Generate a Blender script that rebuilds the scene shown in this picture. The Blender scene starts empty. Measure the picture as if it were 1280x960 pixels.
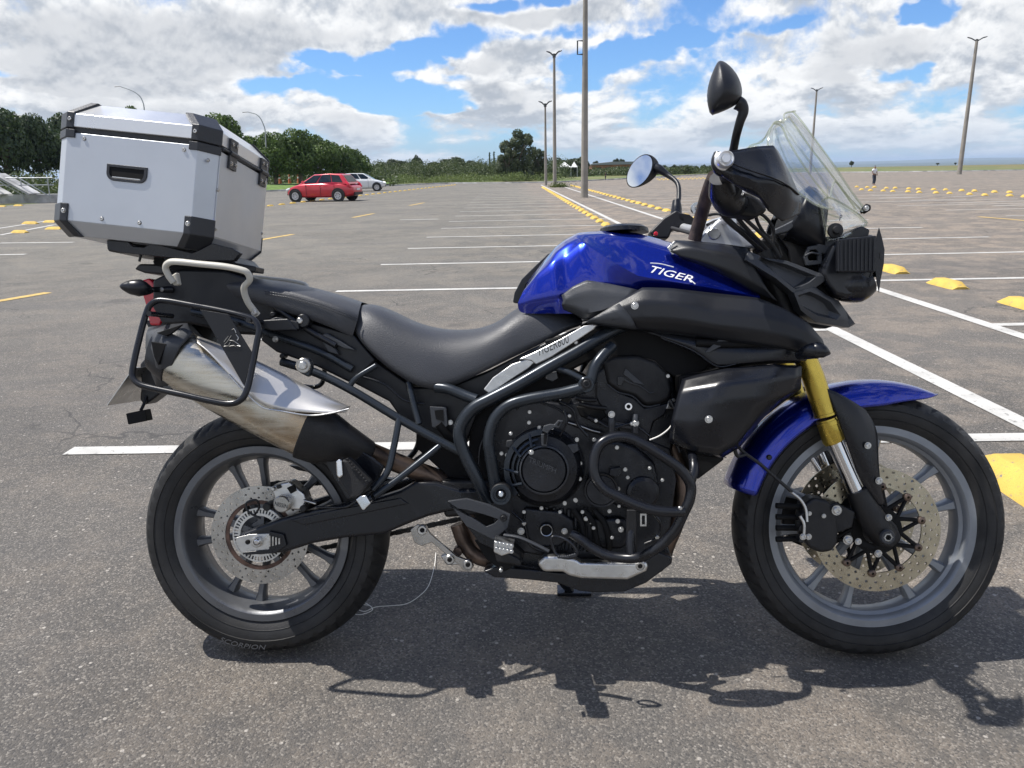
import bpy, bmesh, math, random
import numpy as np
from mathutils import Vector, Matrix
from mathutils.bvhtree import BVHTree
random.seed(7); np.random.seed(7)
S = bpy.context.scene
C = S.collection
R = math.radians

# ------------------------------------------------------------------ camera
F = 961.0; CH = 1.215; HOR = 210.5; ROLL = 1.2
_th = math.atan((480-HOR)/F); _r = R(ROLL)
_right = np.array([1, 0, 0.]); _fwd = np.array([0, math.cos(_th), -math.sin(_th)]); _up = np.array([0, math.sin(_th), math.cos(_th)])
cr, sr = math.cos(_r), math.sin(_r)
CX = cr*_right - sr*_up; CY = sr*_right + cr*_up; CZ = _fwd
CAM = np.array([0, 0, CH])
cam = bpy.data.cameras.new('camera'); camo = bpy.data.objects.new('camera', cam); C.objects.link(camo)
cam.sensor_width = 36; cam.lens = 36*F/1280; cam.clip_start = 0.05; cam.clip_end = 60000
camo.matrix_world = Matrix(((CX[0], CY[0], -CZ[0], 0), (CX[1], CY[1], -CZ[1], 0), (CX[2], CY[2], -CZ[2], CH), (0, 0, 0, 1)))
S.camera = camo
def ray(x, y): return CX*(x-640)/F - CY*(y-480)/F + CZ
def G(x, y, z=0.0):
    d = ray(x, y); return CAM + d*((z-CH)/d[2])
def atY(x, y, Y):
    d = ray(x, y); return CAM + d*(Y/d[1])

# ------------------------------------------------------------------ light and sky
S.view_settings.view_transform = 'Standard'; S.view_settings.look = 'None'
S.view_settings.exposure = 0.32; S.view_settings.gamma = 1.0
S.cycles.transparent_max_bounces = 16; S.cycles.max_bounces = 8
S.cycles.volume_bounces = 0
SUN = Vector((0.505, -0.08, -1)).normalized()
sl = bpy.data.lights.new('sun', 'SUN'); sl.energy = 5.0; sl.angle = R(0.55); sl.color = (1, 0.955, 0.89)
so = bpy.data.objects.new('sun', sl); C.objects.link(so); so.rotation_euler = SUN.to_track_quat('-Z', 'Y').to_euler()
so.location = (-6, 2, 12)
W = bpy.data.worlds.new('World'); S.world = W; W.use_nodes = True; W.cycles.sampling_method = 'MANUAL'; W.cycles.sample_map_resolution = 256
nt = W.node_tree; nt.nodes.clear()
class NT:
    """tiny node graph helper"""
    def __init__(s, nt): s.nt = nt
    def n(s, t, ins=None, **kw):
        nd = s.nt.nodes.new(t)
        for k, v in kw.items(): setattr(nd, k, v)
        if ins:
            for k, v in ins.items(): s.set(nd, k, v)
        return nd
    def set(s, nd, k, v):
        sock = nd.inputs[k]
        if isinstance(v, bpy.types.NodeSocket): s.nt.links.new(v, sock)
        elif isinstance(v, bpy.types.Node): s.nt.links.new(v.outputs[0], sock)
        else: sock.default_value = v
    def m(s, op, a, b=0.0, c=0.0, clamp=False):
        nd = s.nt.nodes.new('ShaderNodeMath'); nd.operation = op; nd.use_clamp = clamp
        s.set(nd, 0, a); s.set(nd, 1, b); s.set(nd, 2, c); return nd.outputs[0]
    def mr(s, v, a, b, c=0.0, d=1.0, smooth=True):
        nd = s.nt.nodes.new('ShaderNodeMapRange'); nd.interpolation_type = 'SMOOTHSTEP' if smooth else 'LINEAR'
        s.set(nd, 0, v); nd.inputs[1].default_value = a; nd.inputs[2].default_value = b; nd.inputs[3].default_value = c; nd.inputs[4].default_value = d
        return nd.outputs[0]
    def mix(s, f, a, b, mode='MIX'):
        nd = s.nt.nodes.new('ShaderNodeMix'); nd.data_type = 'RGBA'; nd.blend_type = mode
        def cc(v): return v if not isinstance(v, tuple) or len(v) == 4 else (*v, 1)
        s.set(nd, 0, f); s.set(nd, 6, cc(a)); s.set(nd, 7, cc(b)); return nd.outputs[2]
    def noise(s, vec, scale, detail=4, rough=.5, dist=0.0):
        nd = s.n('ShaderNodeTexNoise', {'Scale': scale, 'Detail': detail, 'Roughness': rough, 'Distortion': dist})
        if vec is not None: s.set(nd, 'Vector', vec)
        return nd.outputs[0]
g = NT(nt)
tc = g.n('ShaderNodeTexCoord'); sp = g.n('ShaderNodeSeparateXYZ', {0: tc.outputs['Generated']})
X_, Y_, Z_ = sp.outputs
def cloudvec(dz):
    z = g.m('MAXIMUM', Z_, 0.0)
    z = g.m('ADD', z, 0.045+dz)
    lg = g.m('MULTIPLY', g.m('LOGARITHM', z, math.e), 0.23)
    return g.n('ShaderNodeCombineXYZ', {0: X_, 1: Y_, 2: lg}).outputs[0]
def dens(v, full=True):
    big = g.noise(v, 3.4, 1, .5)
    mid = g.noise(v, 10.5, 8 if full else 4, .58, .1)
    return g.m('ADD', g.m('MULTIPLY', big, .38), g.m('MULTIPLY', mid, .72))
d0 = dens(cloudvec(0)); d1 = dens(cloudvec(0.007)); d2 = dens(cloudvec(0.022), False)
# clear gaps and thick grey banks (direction, half width, half height in radians, strength)
gaps = [(590, 45, .080, .016, .24), (475, 78, .07, .012, .20), (640, 0, .06, .014, .16), (380, 70, .05, .008, .12), (870, 40, .04, .010, .12), (330, 112, .06, .010, .14), (690, 40, .05, .010, .12), (530, 62, .05, .012, .16), (450, 108, .060, .014, .20), (520, 124, .065, .015, .26), (590, 96, .05, .008, .14), (740, 78, .06, .016, .22), (800, 62, .06, .012, .18), (400, 84, .07, .008, .12), (690, 106, .05, .008, .12),
        (1168, 10, .030, .014, .22), (1112, 92, .030, .012, .14), (980, 28, .04, .008, .12), (20, 95, .03, .005, .10), (650, 6, .06, .008, .12)]
banks = [(220, 50, .16, .030, .13), (90, 75, .16, .030, .10), (170, 105, .10, .014, .10), (1060, 60, .10, .030, .08), (930, 170, .25, .016, .06), (700, 18, .10, .016, .08), (330, 150, .2, .02, .05)]
azn = g.m('ADD', g.m('ARCTAN2', X_, Y_), g.m('MULTIPLY', g.m('SUBTRACT', g.noise(cloudvec(0), 17, 3, .6), .5), .16)); zwn = g.m('ADD', Z_, g.m('MULTIPLY', g.m('SUBTRACT', g.noise(cloudvec(.004), 14, 3, .6), .5), .045))
def field(lst):
    tot = None
    for (px, py, hw, hh, st) in lst:
        d = ray(px, py); d = d/np.linalg.norm(d); az = math.atan2(d[0], d[1])
        ax = g.m('DIVIDE', g.m('SUBTRACT', azn, az), hw); ez = g.m('DIVIDE', g.m('SUBTRACT', zwn, float(d[2])), hh)
        q = g.m('SUBTRACT', 1.0, g.m('MULTIPLY', g.m('ADD', g.m('MULTIPLY', ax, ax), g.m('MULTIPLY', ez, ez)), .62))
        q = g.m('MULTIPLY', g.m('MAXIMUM', q, 0.0), st); tot = q if tot is None else g.m('ADD', tot, q)
    return tot
dcut = field(gaps); dadd = field(banks)
d0c = g.m('ADD', g.m('SUBTRACT', d0, dcut), g.m('MULTIPLY', dadd, .6))
zen = g.mr(Z_, .24, .75); d0c = g.m('SUBTRACT', d0c, g.m('MULTIPLY', zen, .12))   # unseen overhead clouds thinned to dim the sky fill and deepen shadows
mask = g.mr(d0c, .41, .535)
diff = g.m('ADD', g.m('ADD', g.m('MULTIPLY', g.m('SUBTRACT', d0, d1), 1.6), g.m('SUBTRACT', d0, d2)), 0)
lit = g.mr(diff, -.19, .13)
thick = g.mr(g.m('ADD', d0c, g.m('MULTIPLY', dadd, 1.2)), .55, .74)
cl = g.mix(lit, (6.0, 6.6, 7.5), (12.8, 12.9, 13.0))
cl = g.mix(g.m('MULTIPLY', thick, .50), cl, (5.0, 5.4, 6.1))
edge = g.mr(d0c, .44, .54, 1, 0)
cl = g.mix(g.m('MULTIPLY', edge, .55), cl, (11.6, 11.8, 12.0))
far = g.mr(Z_, 0.0, .075, 1, 0)
cl = g.mix(g.m('MULTIPLY', far, .55), cl, (6.4, 7.7, 9.4))
sky = g.n('ShaderNodeTexSky', sky_type='NISHITA'); sky.sun_disc = False
el = math.asin(-SUN.z); sky.sun_elevation = el; sky.sun_rotation = math.atan2(-SUN.x, -SUN.y)
sky.air_density = 1.0; sky.dust_density = 0.6; sky.ozone_density = 2.2; sky.altitude = 800
skc = g.mix(1.0, sky.outputs[0], (.95, 1.36, 1.90), 'MULTIPLY')
skc = g.mix(g.m('MULTIPLY', far, .5), skc, (5.2, 7.2, 9.6))
col = g.mix(mask, skc, cl)
bg = g.n('ShaderNodeBackground', {0: col, 1: 0.066}); out = g.n('ShaderNodeOutputWorld', {0: bg})

# ------------------------------------------------------------------ materials
def mat(name, col, rough=.5, metal=0.0, bump=0.0, bscale=60, cvar=0.0, cscale=8, coat=0.0, rvar=0.0, spec=.5, **kw):
    m = bpy.data.materials.new(name); m.use_nodes = True; t = m.node_tree; b = t.nodes['Principled BSDF']; h = NT(t)
    tcn = h.n('ShaderNodeTexCoord'); v = tcn.outputs['Object']
    base = (*col, 1)
    if cvar: 
        n = h.noise(v, cscale, 5, .6)
        base = h.mix(h.mr(n, .3, .7), tuple(c*(1-cvar) for c in col), tuple(min(1, c*(1+cvar)) for c in col))
    h.set(b, 'Base Color', base)
    if rvar: h.set(b, 'Roughness', h.mr(h.noise(v, cscale*2.3, 6, .6), .3, .7, max(.02, rough-rvar), min(1, rough+rvar)))
    else: b.inputs['Roughness'].default_value = rough
    b.inputs['Metallic'].default_value = metal; b.inputs['Coat Weight'].default_value = coat; b.inputs['Coat Roughness'].default_value = .04
    b.inputs['Specular IOR Level'].default_value = spec
    if bump:
        bn = h.n('ShaderNodeBump', {'Strength': bump, 'Distance': .002, 'Height': h.noise(v, bscale, 4, .6)}); h.set(b, 'Normal', bn)
    for k, vv in kw.items(): h.set(b, k.replace('_', ' '), vv)
    return m, h, b, v
def M1(*a, **k): return mat(*a, **k)[0]
mt = {}
mt['black'] = M1('black plastic', (.0082, .0092, .0125), .40, bump=.18, bscale=420, rvar=.08, cscale=5, cvar=.15, spec=.42)
mt['blackg'] = M1('satin black plastic', (.0068, .0078, .0112), .29, bump=.05, bscale=90, rvar=.07, cscale=6, spec=.45)
mt['blackm'] = M1('matte black casting', (.0085, .0085, .0098), .48, spec=.42, bump=.35, bscale=300, rvar=.1, cscale=14, cvar=.25)
mt['dark'] = M1('dark recess plastic', (.0045, .0045, .005), .7, cvar=.3, cscale=20, spec=.25)
mt['case'] = M1('black engine casing', (.013, .014, .0175), .34, .25, spec=.45, bump=.3, bscale=260, rvar=.1, cscale=22, cvar=.3)
mt['frame'] = M1('dark frame paint', (.026, .032, .040), .30, .42, bump=.05, bscale=200, rvar=.07, cscale=9, cvar=.12)
mt['greyp'] = M1('grey plastic', (.034, .037, .043), .42, bump=.3, bscale=400, rvar=.06)
mt['seat'] = M1('seat vinyl', (.042, .044, .050), .44, bump=.45, bscale=330, rvar=.07, cscale=4, cvar=.12)
mt['rubber'] = M1('tyre rubber', (.017, .017, .0175), .60, spec=.4, bump=.3, bscale=160, rvar=.1, cscale=9, cvar=.35)
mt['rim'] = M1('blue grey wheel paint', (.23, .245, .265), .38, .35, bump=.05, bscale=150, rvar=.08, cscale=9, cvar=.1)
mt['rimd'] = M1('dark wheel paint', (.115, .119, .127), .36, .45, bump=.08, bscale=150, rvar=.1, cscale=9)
mt['alu'] = M1('bare aluminium', (.55, .55, .54), .34, 1.0, bump=.1, bscale=120, rvar=.1, cscale=20, cvar=.12)
mt['chrome'] = M1('polished steel', (.68, .68, .69), .13, 1.0, rvar=.05, cscale=20)
mt['bolt'] = M1('zinc bolt', (.50, .49, .47), .30, 1.0, cvar=.25, cscale=60)
mt['gold'] = M1('gold fork tube', (.58, .43, .085), .27, .9, rvar=.05, cscale=12, cvar=.06)
mt['disc'] = M1('brake disc steel', (.40, .385, .36), .30, .95, rvar=.08, cscale=18, cvar=.14)
mt['discf'] = M1('front brake disc steel', (.42, .37, .275), .30, .95, rvar=.08, cscale=18, cvar=.12)
mt['rust'] = M1('rusty inner ring', (.085, .050, .038), .75, .2, cvar=.5, cscale=40)
mt['pipe'] = M1('heat browned header steel', (.13, .095, .075), .42, .75, cvar=.55, cscale=12, rvar=.1)
mt['cream'] = M1('cream grab rail paint', (.50, .48, .42), .42, bump=.1, bscale=200, cvar=.1)
mt['red'] = M1('red lens', (.55, .01, .03), .12, coat=.6)
mt['white'] = M1('white print', (.80, .80, .82), .4)
mt['strap'] = M1('brown leather strap', (.050, .034, .028), .75, bump=.8, bscale=120, cvar=.5, cscale=30)
mt['grip'] = M1('rubber grip', (.014, .014, .015), .7, bump=.5, bscale=300)
mt['thread'] = M1('white thread', (.75, .73, .68), .8)
mt['sticker'] = M1('dark print', (.03, .03, .03), .5)
# boxes of the luggage case: sheet aluminium, anodised
m, h, b, v = mat('anodised sheet aluminium', (.50, .525, .56), .38, .6, rvar=.06, cscale=5, cvar=.035, bump=.02, bscale=700); mt['case_alu'] = m
m, h, b, v = mat('polished lid aluminium', (.72, .73, .74), .30, .65, rvar=.03, cscale=4, cvar=.02); mt['lid_alu'] = m
m, h, b, v = mat('case corner plastic', (.022, .024, .029), .40, bump=.3, bscale=300, cvar=.1); mt['corner'] = m
# blue metallic tank paint with a clear coat and fine flake
m, h, b, v = mat('metallic blue paint', (.014, .026, .30), .27, .82, coat=1.0); mt['blue'] = m
vo = h.n('ShaderNodeTexVoronoi', {'Vector': v, 'Scale': 1300.0}); fl = h.mix(h.mr(vo.outputs['Distance'], 0, .5), (.007, .055, .76), (.004, .015, .27)); h.set(b, 'Base Color', fl)
# silencer: brushed stainless, browner toward the pipe and in tan blotches
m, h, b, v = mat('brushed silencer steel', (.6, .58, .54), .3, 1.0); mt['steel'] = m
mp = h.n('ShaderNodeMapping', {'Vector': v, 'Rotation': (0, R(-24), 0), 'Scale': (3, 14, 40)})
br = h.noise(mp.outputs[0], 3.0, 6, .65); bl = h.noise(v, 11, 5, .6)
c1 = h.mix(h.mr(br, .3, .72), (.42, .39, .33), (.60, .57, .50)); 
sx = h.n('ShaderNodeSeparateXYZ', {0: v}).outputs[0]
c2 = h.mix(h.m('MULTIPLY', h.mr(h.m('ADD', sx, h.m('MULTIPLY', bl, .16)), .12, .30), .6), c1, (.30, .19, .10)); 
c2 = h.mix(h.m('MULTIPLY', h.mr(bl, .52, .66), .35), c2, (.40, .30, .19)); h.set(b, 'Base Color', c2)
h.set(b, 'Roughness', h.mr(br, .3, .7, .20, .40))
# clear plastic
def clear(name, col, rough=.04, alpha=.3):
    m = bpy.data.materials.new(name); m.use_nodes = True; t = m.node_tree; h = NT(t); t.nodes.clear()
    tr = h.n('ShaderNodeBsdfTransparent', {0: (*col, 1)}); gl = h.n('ShaderNodeBsdfGlossy', {0: (1, 1, 1, 1), 1: rough})
    df = h.n('ShaderNodeBsdfDiffuse', {0: (.62, .62, .55, 1)})
    fr = h.n('ShaderNodeFresnel', {0: 1.45}); 
    lw = h.n('ShaderNodeLayerWeight', {0: .35})
    a = h.n('ShaderNodeMixShader', {0: h.m('ADD', h.m('MULTIPLY', lw.outputs[1], .05*alpha/.3), alpha*.03), 1: tr, 2: df})
    o = h.n('ShaderNodeMixShader', {0: h.m('MULTIPLY', fr.outputs[0], .5), 1: a, 2: gl}); h.n('ShaderNodeOutputMaterial', {0: o}); return m
mt['screen'] = clear('clear windscreen plastic', (.982, .988, .98))
mt['edge'] = clear('clear screen edge', (.86, .88, .80), .08, 1.8)
mt['lip'] = M1('bright wheel lip', (.42, .43, .45), .36, .35, rvar=.06, cscale=9)
mt['steel_lip'] = M1('warm polished steel', (.60, .58, .55), .40, .9, rvar=.02, cscale=3, cvar=.05)
mt['lens'] = clear('clear lamp lens', (.95, .97, .98), .02, .5)
mt['mirror'] = M1('mirror glass', (.80, .84, .88), .03, 1.0)

# ------------------------------------------------------------------ mesh helpers
class MB:
    def __init__(s): s.v = []; s.f = []
    def add(s, vs, fs):
        o = len(s.v); s.v += [tuple(map(float, p)) for p in vs]; s.f += [tuple(i+o for i in f) for f in fs]; return s
    def box(s, c, d, mtx=None):
        a, b, e = [x/2 for x in d]
        vs = [Vector((i*a, j*b, k*e)) for i in (-1, 1) for j in (-1, 1) for k in (-1, 1)]
        if mtx is not None: vs = [mtx @ p for p in vs]
        vs = [p+Vector(c) for p in vs]
        return s.add(vs, [(0, 1, 3, 2), (4, 6, 7, 5), (0, 4, 5, 1), (2, 3, 7, 6), (0, 2, 6, 4), (1, 5, 7, 3)])
    def prism(s, pts, y0, y1, inset=1.0):
        """polygon (u,v) extruded along local y"""
        n = len(pts); cu = sum(p[0] for p in pts)/n; cv = sum(p[1] for p in pts)/n
        vs = [(p[0], y0, p[1]) for p in pts] + [(cu+(p[0]-cu)*inset, y1, cv+(p[1]-cv)*inset) for p in pts]
        return s.add(vs, [tuple(range(n)), tuple(range(2*n-1, n-1, -1))] + [(i, (i+1) % n, n+(i+1) % n, n+i) for i in range(n)])
    def tube(s, pts, r, seg=10, closed=False, sub=5, caps=True, flat=None):
        P_ = [np.array(p, float) for p in pts]; rr = r if isinstance(r, (list, tuple)) else [r]*len(P_)
        n = len(P_); Q = []; RR = []
        if n > 2 or closed:
            rng = range(n if closed else n-1)
            for i in rng:
                p0 = P_[(i-1) % n] if closed or i > 0 else 2*P_[0]-P_[1]; p1 = P_[i]; p2 = P_[(i+1) % n]; p3 = P_[(i+2) % n] if closed or i+2 < n else 2*P_[n-1]-P_[n-2]
                for k in range(sub):
                    t = k/sub; Q.append(.5*((2*p1)+(-p0+p2)*t+(2*p0-5*p1+4*p2-p3)*t*t+(-p0+3*p1-3*p2+p3)*t**3)); RR.append(rr[i]*(1-t)+rr[(i+1) % n]*t)
            if not closed: Q.append(P_[-1]); RR.append(rr[-1])
        else: Q = P_; RR = rr
        m_ = len(Q); T = []
        for i in range(m_):
            a = Q[(i-1) % m_] if closed or i > 0 else Q[0]; b_ = Q[(i+1) % m_] if closed or i < m_-1 else Q[-1]
            t = b_-a; T.append(t/(np.linalg.norm(t)+1e-12))
        nn = np.cross(T[0], [0, 1, .01]); 
        if np.linalg.norm(nn) < .1: nn = np.cross(T[0], [1, 0, 0])
        vs = []
        for i in range(m_):
            nn = nn-T[i]*(nn@T[i]); nn /= np.linalg.norm(nn)+1e-12; bb = np.cross(T[i], nn)
            for k in range(seg):
                a = 2*math.pi*k/seg; off = nn*math.cos(a)*(flat or 1)+bb*math.sin(a); vs.append(Q[i]+off*RR[i])
        fs = []
        for i in range(m_ if closed else m_-1):
            j = (i+1) % m_
            for k in range(seg): fs.append((i*seg+k, i*seg+(k+1) % seg, j*seg+(k+1) % seg, j*seg+k))
        if not closed and caps: fs += [tuple(range(seg-1, -1, -1)), tuple((m_-1)*seg+k for k in range(seg))]
        return s.add(vs, fs)
    def lathe(s, prof, c, seg=48, closed=False, axis='y', a0=0.0, a1=2*math.pi):
        """profile of (radius, offset along axis)"""
        full = abs(a1-a0-2*math.pi) < 1e-6; n = len(prof); vs = []; ns = seg if full else seg+1
        for i in range(ns):
            a = a0+(a1-a0)*i/seg
            for (r, y) in prof:
                if axis == 'y': vs.append((c[0]+r*math.cos(a), c[1]+y, c[2]+r*math.sin(a)))
                elif axis == 'z': vs.append((c[0]+r*math.cos(a), c[1]+r*math.sin(a), c[2]+y))
                else: vs.append((c[0]+y, c[1]+r*math.cos(a), c[2]+r*math.sin(a)))
        fs = []
        for i in range(seg):
            j = (i+1) % ns
            for k in range(n if closed else n-1):
                k2 = (k+1) % n; fs.append((i*n+k, i*n+k2, j*n+k2, j*n+k))
        if not closed and full:
            if prof[0][0] > 1e-6: fs.append(tuple(i*n for i in range(ns)))
            if prof[-1][0] > 1e-6: fs.append(tuple(i*n+n-1 for i in range(ns-1, -1, -1)))
        return s.add(vs, fs)
    def cyl(s, c, r, y0, y1, seg=24, axis='y', ch=0.0):
        pr = [(0, y0), (r-ch, y0), (r, y0+(ch if y1 > y0 else -ch)), (r, y1-(ch if y1 > y0 else -ch)), (r-ch, y1), (0, y1)]
        return s.lathe(pr, c, seg, axis=axis)
    def grid(s, rows):
        n = len(rows[0]); vs = [p for r_ in rows for p in r_]
        return s.add(vs, [(i*n+k, i*n+k+1, (i+1)*n+k+1, (i+1)*n+k) for i in range(len(rows)-1) for k in range(n-1)])
    def mesh(s, name, ang=35, smooth=True, weld=True):
        me = bpy.data.meshes.new(name); me.from_pydata(s.v, [], s.f); bm = bmesh.new(); bm.from_mesh(me)
        if weld: bmesh.ops.remove_doubles(bm, verts=bm.verts, dist=1e-5)
        bmesh.ops.recalc_face_normals(bm, faces=bm.faces); bm.to_mesh(me); bm.free()
        if smooth:
            me.polygons.foreach_set('use_smooth', [True]*len(me.polygons)); me.set_sharp_from_angle(angle=R(ang))
        return me
    def build(s, name, m, parent=None, bevel=0.0, bseg=2, sub=0, thick=0.0, crease=None, ang=35, smooth=True, mirror=False, weld=True):
        me = s.mesh(name, ang, smooth, weld); o = bpy.data.objects.new(name, me); C.objects.link(o)
        if m is not None: me.materials.append(mt[m] if isinstance(m, str) else m)
        if parent is not None: o.parent = parent
        if mirror and min(abs(p[1]) for p in s.v) > 1e-4 and max(p[1] for p in s.v)*min(p[1] for p in s.v) > 0: o['_twin'] = 1
        elif mirror:
            md = o.modifiers.new('mirror', 'MIRROR'); md.use_axis = (False, True, False); md.merge_threshold = .002
        if crease is not None:
            # crease edges sharper than the given angle
            bm = bmesh.new(); bm.from_mesh(me); lay = bm.edges.layers.float.new('crease_edge')
            for e in bm.edges:
                if len(e.link_faces) == 1 and len(crease) > 2: e[lay] = crease[2]
                if len(e.link_faces) == 2 and e.calc_face_angle() > R(crease[0]): e[lay] = crease[1]
            bm.to_mesh(me); bm.free()
        if sub: md = o.modifiers.new('sub', 'SUBSURF'); md.levels = sub; md.render_levels = sub
        if thick: md = o.modifiers.new('solid', 'SOLIDIFY'); md.thickness = thick; md.offset = -1 if thick > 0 else 1; md.thickness = abs(thick)
        if bevel:
            md = o.modifiers.new('bevel', 'BEVEL'); md.width = bevel; md.segments = bseg; md.limit_method = 'ANGLE'; md.angle_limit = R(32); md.harden_normals = smooth
        return o
def empty(name, mtx, label=None, cat=None, group=None):
    o = bpy.data.objects.new(name, None); C.objects.link(o); o.empty_display_size = .1; o.matrix_world = mtx
    tag(o, label, cat, group); return o
def tag(o, label=None, cat=None, group=None, kind=None):
    if label: o['label'] = label
    if cat: o['category'] = cat
    if group: o['group'] = group
    if kind: o['kind'] = kind
    return o
def copy_tree(o, parent=None):
    c = o.copy(); C.objects.link(c); c.parent = parent
    for ch in list(o.children): copy_tree(ch, c)
    return c
def make_twins():
    """the far side twin of every part that exists on both sides of the motorcycle"""
    for o in [o for o in bpy.data.objects if o.get('_twin')]:
        del o['_twin']; c = o.copy(); C.objects.link(c); c.scale = (1, -1, 1)
# ------------------------------------------------------------------ motorcycle frame of reference (x forward, y to its far side, z up in its lean)
LEAN = R(12.5)
A_ = G(341, 809); B_ = G(1079, 815); U = (B_-A_)/np.linalg.norm(B_-A_); WB = float(np.linalg.norm(B_-A_))
n_ = np.array([-U[1], U[0], 0]); V = np.array([0, 0, 1])*math.cos(LEAN)+n_*math.sin(LEAN); N = n_*math.cos(LEAN)-np.array([0, 0, 1])*math.sin(LEAN)
MB_BIKE = Matrix(((U[0], N[0], V[0], A_[0]), (U[1], N[1], V[1], A_[1]), (U[2], N[2], V[2], A_[2]), (0, 0, 0, 1)))
def P(x, y, w):
    d = ray(x, y); t = ((A_-w*N-CAM)@N)/(d@N); q = CAM+d*t-A_; return (float(q@U), float(q@N), float(q@V))
def PP(l): return [P(*p) for p in l]
bike = empty('motorcycle', MB_BIKE, 'blue and black adventure motorcycle leaning on its side stand', 'motorcycle')
def poly(name, m, pts, w0, depth, parent=bike, bevel=.003, inset=1.0, mirror=False, z=None, hole=None, back=None):
    """polygon traced at lateral offset w0, given real depth"""
    if z: pts = [(z[0]+x/z[2], z[1]+y/z[2]) for x, y in pts]
    q = [P(x, y, w0) for x, y in pts]; mb = MB()
    mb.prism([(p[0], p[2]) for p in q], -w0, -w0+depth, inset)
    return mb.build(name, m, parent, bevel=bevel, mirror=mirror)
def tubep(name, m, pts, r, parent=bike, closed=False, seg=12, sub=6, mirror=False, z=None, flat=None):
    if z: pts = [(z[0]+x/z[2], z[1]+y/z[2], w) for x, y, w in pts]
    return MB().tube(PP(pts), r, seg, closed, sub, flat=flat).build(name, m, parent, mirror=mirror, ang=50)
def gridp(name, m, rows, parent=bike, thick=.004, sub=2, crease=None, mirror=False, z=None):
    if z: rows = [[(z[0]+x/z[2], z[1]+y/z[2], w) for x, y, w in r_] for r_ in rows]
    crease = (crease or (180, 0))[:2]+(.9,)
    return MB().grid([PP(r_) for r_ in rows]).build(name, m, parent, sub=sub, thick=thick, crease=crease, mirror=mirror, ang=60)
def cylp(name, m, x, y, w, r, depth, parent=bike, ch=.002, seg=28, mirror=False):
    c = P(x, y, w); return MB().cyl((c[0], 0, c[2]), r, c[1], c[1]+depth, seg, ch=min(ch, r*.3)).build(name, m, parent, mirror=mirror)
_bm = {}
def bolt_mesh(r, m):
    k = (round(r, 4), m)
    if k not in _bm:
        h = r*.7; pr = [(0, -h*.35), (r*.48, -h*.35), (r*.52, -h), (r*.85, -h), (r, -h*.8), (r, 0), (r*1.35, 0), (r*1.35, .0015), (0, .0015)]
        me = MB().lathe(pr, (0, 0, 0), 12).mesh('bolt'); me.materials.append(mt[m]); _bm[k] = me
    return _bm[k]
def bolt(x, y, w, r=.0045, parent=bike, m='bolt', name='bolt', off=None):
    o = bpy.data.objects.new(name, bolt_mesh(r, m)); C.objects.link(o); p = Vector(P(x, y, w))
    o.parent = parent; o.location = p-(off or Vector((0, 0, 0))); return o
def text_mesh(txt, shear=0.0, font_scale=1.0, depth=0.0):
    cu = bpy.data.curves.new('txt', 'FONT'); cu.body = txt; cu.shear = shear; cu.size = 1; cu.align_x = 'LEFT'; cu.extrude = depth; cu.resolution_u = 3
    to = bpy.data.objects.new('txt', cu); C.objects.link(to); bpy.context.view_layer.update()
    dg = bpy.context.evaluated_depsgraph_get(); me = bpy.data.meshes.new_from_object(to.evaluated_get(dg)); bpy.data.objects.remove(to); bpy.data.curves.remove(cu)
    bm = bmesh.new(); bm.from_mesh(me); bmesh.ops.triangulate(bm, faces=bm.faces); bm.to_mesh(me); bm.free()
    co = np.empty(len(me.vertices)*3); me.vertices.foreach_get('co', co); co = co.reshape(-1, 3)
    mn = co.min(0); mx = co.max(0); co[:, 0] = (co[:, 0]-mn[0])/(mx[0]-mn[0]); co[:, 1] = (co[:, 1]-mn[1])/(mx[1]-mn[1])
    return me, co
def bvh(o):
    bpy.context.view_layer.update(); dg = bpy.context.evaluated_depsgraph_get(); e = o.evaluated_get(dg); me = e.to_mesh()
    t = BVHTree.FromPolygons([v.co[:] for v in me.vertices], [p.vertices[:] for p in me.polygons]); e.to_mesh_clear(); return t
LCAM = MB_BIKE.inverted() @ Vector(CAM)
def on_surface(x, y, tree, w, off):
    p = Vector(P(x, y, w)); d = (p-LCAM).normalized(); h = tree.ray_cast(LCAM, d) if tree else (None,)
    return (h[0]-d*off) if h[0] is not None else p
def text_part(name, txt, quad, m, w=.15, target=None, shear=0.0, parent=bike, off=.0012, mirror=False, solid=.0008):
    """quad: pixel corners bottom-left, bottom-right, top-right, top-left of the lettering"""
    me, co = text_mesh(txt, shear); tr = bvh(target) if target else None; vs = []
    for a, b_, _ in co:
        x = (1-a)*(1-b_)*quad[0][0]+a*(1-b_)*quad[1][0]+a*b_*quad[2][0]+(1-a)*b_*quad[3][0]
        y = (1-a)*(1-b_)*quad[0][1]+a*(1-b_)*quad[1][1]+a*b_*quad[2][1]+(1-a)*b_*quad[3][1]
        vs.append(on_surface(x, y, tr, w, off))
    for i, v_ in enumerate(vs): me.vertices[i].co = v_
    me.materials.clear(); me.materials.append(mt[m]); o = bpy.data.objects.new(name, me); C.objects.link(o); o.parent = parent
    if solid: md = o.modifiers.new('solid', 'SOLIDIFY'); md.thickness = solid; md.offset = 0
    return o

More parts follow.
